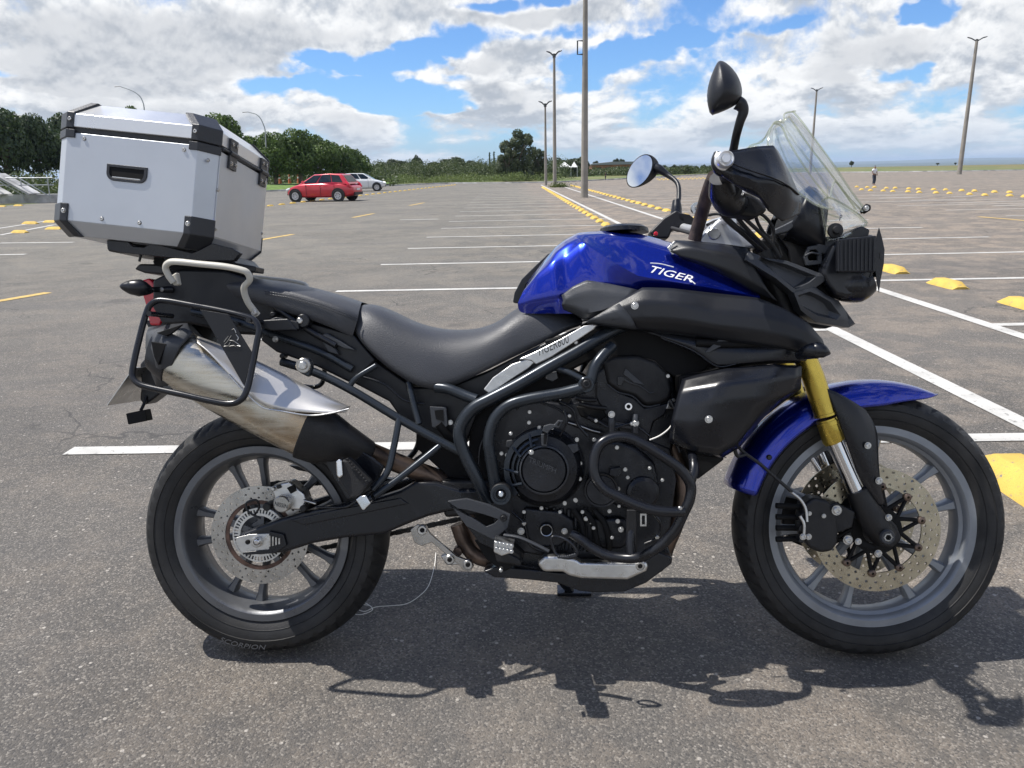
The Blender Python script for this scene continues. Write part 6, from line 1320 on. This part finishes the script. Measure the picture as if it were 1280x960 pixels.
# raised lawn beyond the kerb
lawn = MB(); la = [G(x, y) for x, y in ((200, 246), (322, 240), (420, 236), (470, 233.5))]; rows = []
for t_, z_ in ((.2, -.02), (1.5, .28), (5, .42), (16, .45), (24, -.1)): rows.append([(p[0]+.15*t_*(p[0]/p[1]), p[1]+t_, z_ if i < 3 or t_ < 1 else z_*.25) for i, p in enumerate(la)])
mt['lawn'] = M1('bright green lawn', (.105, .175, .035), .9, cvar=.25, cscale=3, bump=.6, bscale=30)  # bright green grass colour with random variation
tag(lawn.grid(rows).build('lawn', 'lawn', None, sub=1), kind='structure')
for i, x in enumerate((350, 362, 373)):
    p = G(x, 236); p = atY(x, 226, 63.5); o = empty('traffic_cone', Matrix.Translation((p[0], 63.5, .35)) @ Matrix.Scale(.8, 4), ['left one of three orange and white cones under the trees', 'middle one of three orange and white cones under the trees', 'right one of three orange and white cones under the trees'][i], 'traffic cone', 'orange cones under the trees')
    MB().lathe([(0, .04), (.20, .04), (.20, .0), (0, 0)], (0, 0, 0), 4, axis='z').build('cone_base', 'cone', o)
    MB().lathe([(.17, .04), (.10, .55)], (0, 0, 0), 16, axis='z').build('cone_body', 'cone', o); MB().lathe([(.102, .55), (.08, .72)], (0, 0, 0), 16, axis='z').build('cone_band', 'white', o); MB().lathe([(.082, .72), (.05, .95), (0, .97)], (0, 0, 0), 16, axis='z').build('cone_tip', 'cone', o)
# ---- steel railing ramp by the left trees
p = atY(5, 252, 40); o = empty('access_ramp', ident(p[0]-1.5, 40, 0, 0), 'concrete access ramp with steel railings at the left edge', 'ramp')
MB().box((1.2, .2, .22), (6.6, .25, .44)).build('low_wall', 'wall', o, bevel=.02)
for k in range(3): MB().box((-.6+k*1.45, 0, .95), (1.9, 1.0, .10), Matrix.Rotation(R(32), 3, 'Y')).build('sloping_slab', 'wall', o)
for k in range(5): MB().tube([(-1.5+k*1.35, -.1, .1), (-1.45+k*1.35, -.1, 1.25)], .03, 6).build('railing_post', 'steelg', o)
for z0 in (1.25, .9):
    MB().tube([(-1.5, -.1, z0+.05), (4.2, -.1, z0-.02)], .025, 6).build('railing_bar', 'steelg', o)
for k in range(4): MB().tube([(-1.2+k*1.2, -.15, 1.35), (.3+k*1.2, -.15, .35)], .03, 6).build('railing_bar', 'steelg', o)
# ---- buildings far away
mt['roof'] = M1('grey roof sheet', (.22, .24, .26), .7); mt['brick'] = M1('orange brown wall', (.30, .15, .10), .85, cvar=.2, cscale=.5); mt['tent'] = M1('white tent cloth', (.80, .80, .80), .6); mt['pane'] = M1('dark window glass', (.03, .04, .05), .15)
a = atY(745, 212, 150); o = empty('warehouse', ident(a[0], 150), 'long low building with grey roof and brown walls behind the near lamp pole', 'building')
MB().box((5, 3, .75), (11.5, 6, 1.6)).build('wall', 'brick', o); MB().prism([(-1.0, 1.5), (-1.0, 1.7), (3.2, 2.05), (7.2, 1.98), (11.0, 1.7), (11.0, 1.5)], -.6, 6.6).build('roof', 'roof', o, smooth=False)
for k in range(6): MB().box((.5+k*1.8, -.02, .8), (1.0, .08, .5)).build('window', 'pane', o)
for x, w_, lab in ((706, 15, 'larger white tent roof left of the near lamp pole'), (718, 8, 'smaller white tent roof beside the near lamp pole')):
    a = atY(x, 210, 103); W_ = w_/F*103; o = empty('tent', ident(a[0], 103), lab, 'tent'); zt = atY(x, 204.6, 103)[2]; ze = atY(x, 209, 103)[2]
    MB().add([(-W_/2, 0, ze), (W_/2, 0, ze), (W_/2, W_, ze), (-W_/2, W_, ze), (0, W_/2, zt+.25)], [(0, 1, 4), (1, 2, 4), (2, 3, 4), (3, 0, 4), (0, 1, 2, 3)]).build('tent_roof', 'tent', o, smooth=False)
    for sx in (-1, 1):
        for yy in (0, W_): MB().tube([(sx*W_/2*.97, yy, 0), (sx*W_/2*.97, yy, ze)], .03, 6).build('tent_pole', 'steelg', o)
# ---- cars
mt['carglass'] = M1('tinted car glass', (.012, .018, .022), .05); mt['cred'] = M1('red car paint', (.52, .012, .028), .3, .15, coat=1.0); mt['cwhite'] = M1('white car paint', (.72, .73, .74), .35, coat=.8); mt['lampc'] = M1('car lamp glass', (.7, .72, .74), .1); mt['trimb'] = M1('car black trim', (.015, .015, .016), .5); mt['wheelc'] = M1('car wheel silver', (.5, .5, .52), .35, .7)
def car(name, mtx, paintm, label):
    o = empty(name, mtx, label, 'car')
    st = [(-2.02, .55, .42, .66, .62), (-1.95, .70, .30, .80, .80), (-1.60, .82, .22, .93, .92), (-1.0, .86, .20, 1.00, .96), (-.3, .87, .20, 1.0, .97), (.6, .87, .20, .98, .95), (1.05, .86, .20, .95, .93), (1.5, .82, .22, .84, .82), (1.85, .70, .28, .70, .68), (1.98, .50, .38, .58, .56)]
    rows = []
    for x, w_, zb, zt, zs in st: rows.append([(x, 0, zb), (x, w_*.85, zb), (x, w_*.98, zb+.10), (x, w_, (zb+zs)/2+.04), (x, w_*.97, zs-.04), (x, w_*.90, zs), (x, 0, zt)])
    mb = MB(); 
    full = []
    for r_ in rows: full.append([(x, -y, z) for x, y, z in reversed(r_)]+r_[1:])
    mb.grid(full); n = len(full[0]); mb.f += [tuple(range(n)), tuple((len(full)-1)*n+n-1-k for k in range(n))]
    mb.build('body', paintm, o, sub=1, ang=180)
    # cabin: lower ring to roof ring
    lo = [(-1.72, .70, .93), (1.02, .76, .93)]; hi = [(-1.30, .58, 1.40), (-.35, .60, 1.48), (.28, .58, 1.42)]
    A = [(-1.80, -.72, .90), (-.9, -.82, .94), (1.15, -.76, .88), (1.15, .76, .88), (-.9, .82, .94), (-1.80, .72, .90)]; B = [(-1.38, -.56, 1.40), (-.75, -.60, 1.47), (.22, -.56, 1.42), (.22, .56, 1.42), (-.75, .60, 1.47), (-1.38, .56, 1.40)]
    MB().add(A+B, [tuple(range(6, 12))]+[(k, (k+1) % 6, 6+(k+1) % 6, 6+k) for k in range(6)]).build('cabin', paintm, o, bevel=.06, bseg=3)
    def lerp(p, q, t): return tuple(p[i]+(q[i]-p[i])*t for i in range(3))
    def quad(a0, a1, b0, b1, u0, u1, v0_, v1_, off): # face patch
        vs = [lerp(lerp(a0, a1, u), lerp(b0, b1, u), v_) for u, v_ in ((u0, v0_), (u1, v0_), (u1, v1_), (u0, v1_))]; return [tuple(p[i]+off[i] for i in range(3)) for p in vs]
    for s_ in (-1, 1):
        a1_, a2_, a3_ = [(x, s_*abs(y), z) for x, y, z in (A[0], A[1], A[2])]; b1_, b2_, b3_ = [(x, s_*abs(y), z) for x, y, z in (B[0], B[1], B[2])]
        for (q, nm) in ((quad(a1_, a2_, b1_, b2_, .30, .97, .14, .84, (0, s_*.012, .004)), 'side_window'), (quad(a2_, a3_, b2_, b3_, .01, .44, .14, .86, (0, s_*.012, .004)), 'side_window'), (quad(a2_, a3_, b2_, b3_, .49, .90, .14, .86, (0, s_*.012, .004)), 'side_window')):
            MB().add(q, [(0, 1, 2, 3)]).build(nm, 'carglass', o, thick=.01, smooth=False)
        for x, nm in ((1.90, 'headlight'), ): MB().tube([(1.62, s_*.72, .70), (1.86, s_*.60, .62), (1.95, s_*.42, .56)], [.05, .085, .05], 10).build(nm, 'lampc', o)
        MB().tube([(-1.90, s_*.66, .72), (-1.78, s_*.70, .86), (-1.62, s_*.66, 1.02)], [.07, .09, .05], 10).build('tail_light', 'red', o)
        MB().tube([(.72, s_*.84, .98), (.70, s_*1.0, 1.02)], [.05, .09], 10).build('door_mirror', paintm, o)
        for yy in (.42, -.5): MB().box((yy, s_*.872, .78), (.16, .02, .025)).build('door_handle', paintm, o)
        for xd in (.62, -.22, -1.02): MB().box((xd, s_*.868, .58), (.012, .012, .62)).build('door_gap', 'trimb', o)
        for xw in (-1.22, 1.28):
            MB().lathe([(0, s_*.79), (.37, s_*.79), (.37, s_*.882), (.355, s_*.884), (0, s_*.80)], (xw, 0, .34), 28).build('wheel_arch', 'trimb', o)
            w_ = MB().lathe([(.20, s_*.70), (.30, s_*.70), (.31, s_*.74), (.31, s_*.86), (.29, s_*.885), (.20, s_*.885)], (xw, 0, .31), 28, closed=True).build('wheel', 'rubber', o)
            MB().lathe([(0, s_*.86), (.05, s_*.87), (.06, s_*.885), (.20, s_*.892), (.21, s_*.87), (.0, s_*.80)], (xw, 0, .31), 20).build('hub_cap', 'wheelc', w_)
            for k in range(7):
                a_ = 2*math.pi*k/7; MB().box((xw+.12*math.cos(a_), s_*.893, .31+.12*math.sin(a_)), (.035, .004, .06), Matrix.Rotation(-a_, 3, 'Y')).build('cap_slot', 'trimb', w_)
    MB().add(quad(A[2], A[3], B[2], B[3], .06, .94, .10, .90, (.014, 0, .006)), [(0, 1, 2, 3)]).build('windscreen', 'carglass', o, thick=.01, smooth=False)
    MB().add(quad(A[0], A[5], B[0], B[5], .10, .90, .22, .88, (-.014, 0, .006)), [(0, 1, 2, 3)]).build('rear_window', 'carglass', o, thick=.01, smooth=False)
    MB().box((-2.0, 0, .40), (.10, 1.0, .14)).build('rear_bumper_trim', 'trimb', o, bevel=.02); MB().box((-2.02, 0, .62), (.03, .36, .10)).build('rear_plate', 'lampc', o); MB().box((1.96, 0, .40), (.08, .9, .12)).build('grille', 'trimb', o, bevel=.02)
    return o
p = G(403, 252); car('parked_car', Matrix.Translation((p[0], p[1]+.5, 0)) @ Matrix.Rotation(R(180-14), 4, 'Z') @ Matrix.Scale(.80, 4), 'cred', 'red hatchback car parked beyond the lot lane in front of the trees')
p = G(452, 239.5); car('parked_car', Matrix.Translation((p[0]-.15, p[1]+.9, 0)) @ Matrix.Rotation(R(6), 4, 'Z') @ Matrix.Scale(.78, 4), 'cwhite', 'white car half hidden behind the red hatchback')
# ---- people
mt['skin'] = M1('brown skin', (.20, .11, .075), .6); mt['shirt'] = M1('white cotton', (.72, .73, .76), .8); mt['jeans'] = M1('dark blue trousers', (.03, .038, .06), .8); mt['darkcloth'] = M1('dark clothes', (.02, .02, .025), .8)
def skin(name, pts, edges, rad_, m, parent, sub=1):
    me = bpy.data.meshes.new(name); me.from_pydata(pts, edges, []); o = bpy.data.objects.new(name, me); C.objects.link(o); o.parent = parent
    md = o.modifiers.new('skin', 'SKIN'); sv = me.skin_vertices[0].data if me.skin_vertices else None
    if sv is None:
        bm = bmesh.new(); bm.from_mesh(me); bm.verts.layers.skin.verify(); bm.to_mesh(me); bm.free(); sv = me.skin_vertices[0].data
    for i, r in enumerate(rad_): sv[i].radius = (r, r) if not isinstance(r, tuple) else r; sv[i].use_root = (i == 0)
    md2 = o.modifiers.new('sub', 'SUBSURF'); md2.levels = sub; md2.render_levels = sub; me.materials.append(mt[m]); 
    for m_ in (md,): m_.use_smooth_shade = True
    return o
def person(mtx, label, top='shirt', legs='jeans'):
    o = empty('person', mtx, label, 'person')
    body = [(0, 0, .92), (0, 0, 1.15), (0, 0, 1.36), (0, .01, 1.47), (0, .02, 1.55), (0, .035, 1.66), (-.19, 0, 1.38), (-.25, .02, 1.14), (-.24, .10, .92), (-.24, .13, .83), (.19, 0, 1.38), (.26, -.02, 1.14), (.22, .12, 1.0), (.16, .20, .98),
            (-.10, 0, .86), (-.12, .05, .47), (-.13, -.02, .08), (-.13, .12, .03), (.10, 0, .86), (.12, .10, .48), (.13, .08, .08), (.13, .22, .03)]
    ed = [(0, 1), (1, 2), (2, 3), (3, 4), (4, 5), (2, 6), (6, 7), (7, 8), (8, 9), (2, 10), (10, 11), (11, 12), (12, 13), (0, 14), (14, 15), (15, 16), (16, 17), (0, 18), (18, 19), (19, 20), (20, 21)]
    rd = [(.13, .09), (.14, .09), (.13, .09), .055, .075, .085, .055, .042, .032, .030, .055, .042, .032, .030, .085, .06, .042, .035, .085, .06, .042, .035]
    skin('body', body, ed, rd, 'skin', o)
    skin('shirt', [(0, 0, .95), (0, 0, 1.18), (0, 0, 1.36), (0, .01, 1.44), (-.20, 0, 1.375), (-.24, .01, 1.22), (.20, 0, 1.375), (.25, -.01, 1.22)], [(0, 1), (1, 2), (2, 3), (2, 4), (4, 5), (2, 6), (6, 7)], [(.165, .12), (.165, .12), (.16, .115), .07, .075, .068, .075, .068], top, o)
    skin('trousers', [(0, 0, .95), (-.10, 0, .85), (-.12, .05, .47), (-.13, -.02, .12), (.10, 0, .85), (.12, .10, .48), (.13, .08, .12)], [(0, 1), (1, 2), (2, 3), (0, 4), (4, 5), (5, 6)], [(.15, .11), .105, .078, .06, .105, .078, .06], legs, o)
    skin('hair', [(0, .0, 1.66), (0, .01, 1.72)], [(0, 1)], [.088, .085], 'trimb', o)
    return o
p = G(1091.5, 231.5); person(Matrix.Translation((p[0], p[1], 0)) @ Matrix.Rotation(R(200), 4, 'Z') @ Matrix.Scale(.57, 4), 'person in white shirt and dark trousers standing alone in the far lot')
p = G(757, 225.5); person(Matrix.Translation((p[0], p[1], 0)) @ Matrix.Rotation(R(60), 4, 'Z') @ Matrix.Scale(.42, 4), 'tiny figure in dark clothes walking near the grass right of the lamp pole', 'darkcloth', 'darkcloth')
# ---- thread on the ground under the motorcycle
q = [G(x, y) for x, y in ((545, 693), (543, 712), (536, 734), (524, 749), (508, 757), (488, 761), (470, 761), (456, 768), (446, 762), (455, 757), (466, 764), (452, 772), (441, 768), (450, 760), (463, 759))]
th = MB().tube([(x, y, .006+.004*(i % 2)) for i, (x, y, z) in enumerate(q)], .0011, 5, sub=8).build('thread', 'thread', None); tag(th, 'loose white thread tangled on the asphalt behind the rear wheel', 'thread')
# ---- haze
hm = bpy.data.materials.new('haze air'); hm.use_nodes = True; t_ = hm.node_tree; t_.nodes.clear(); h = NT(t_)
pv_ = h.n('ShaderNodeVolumePrincipled'); pv_.inputs['Color'].default_value = (.62, .78, 1, 1); pv_.inputs['Density'].default_value = 1.3e-4; pv_.inputs['Anisotropy'].default_value = .1
ho = h.n('ShaderNodeOutputMaterial', {1: pv_.outputs[0]})
hz = MB().box((0, 0, -45), (60000, 60000, 200)).build('haze', hm, None, smooth=False); tag(hz, kind='stuff')
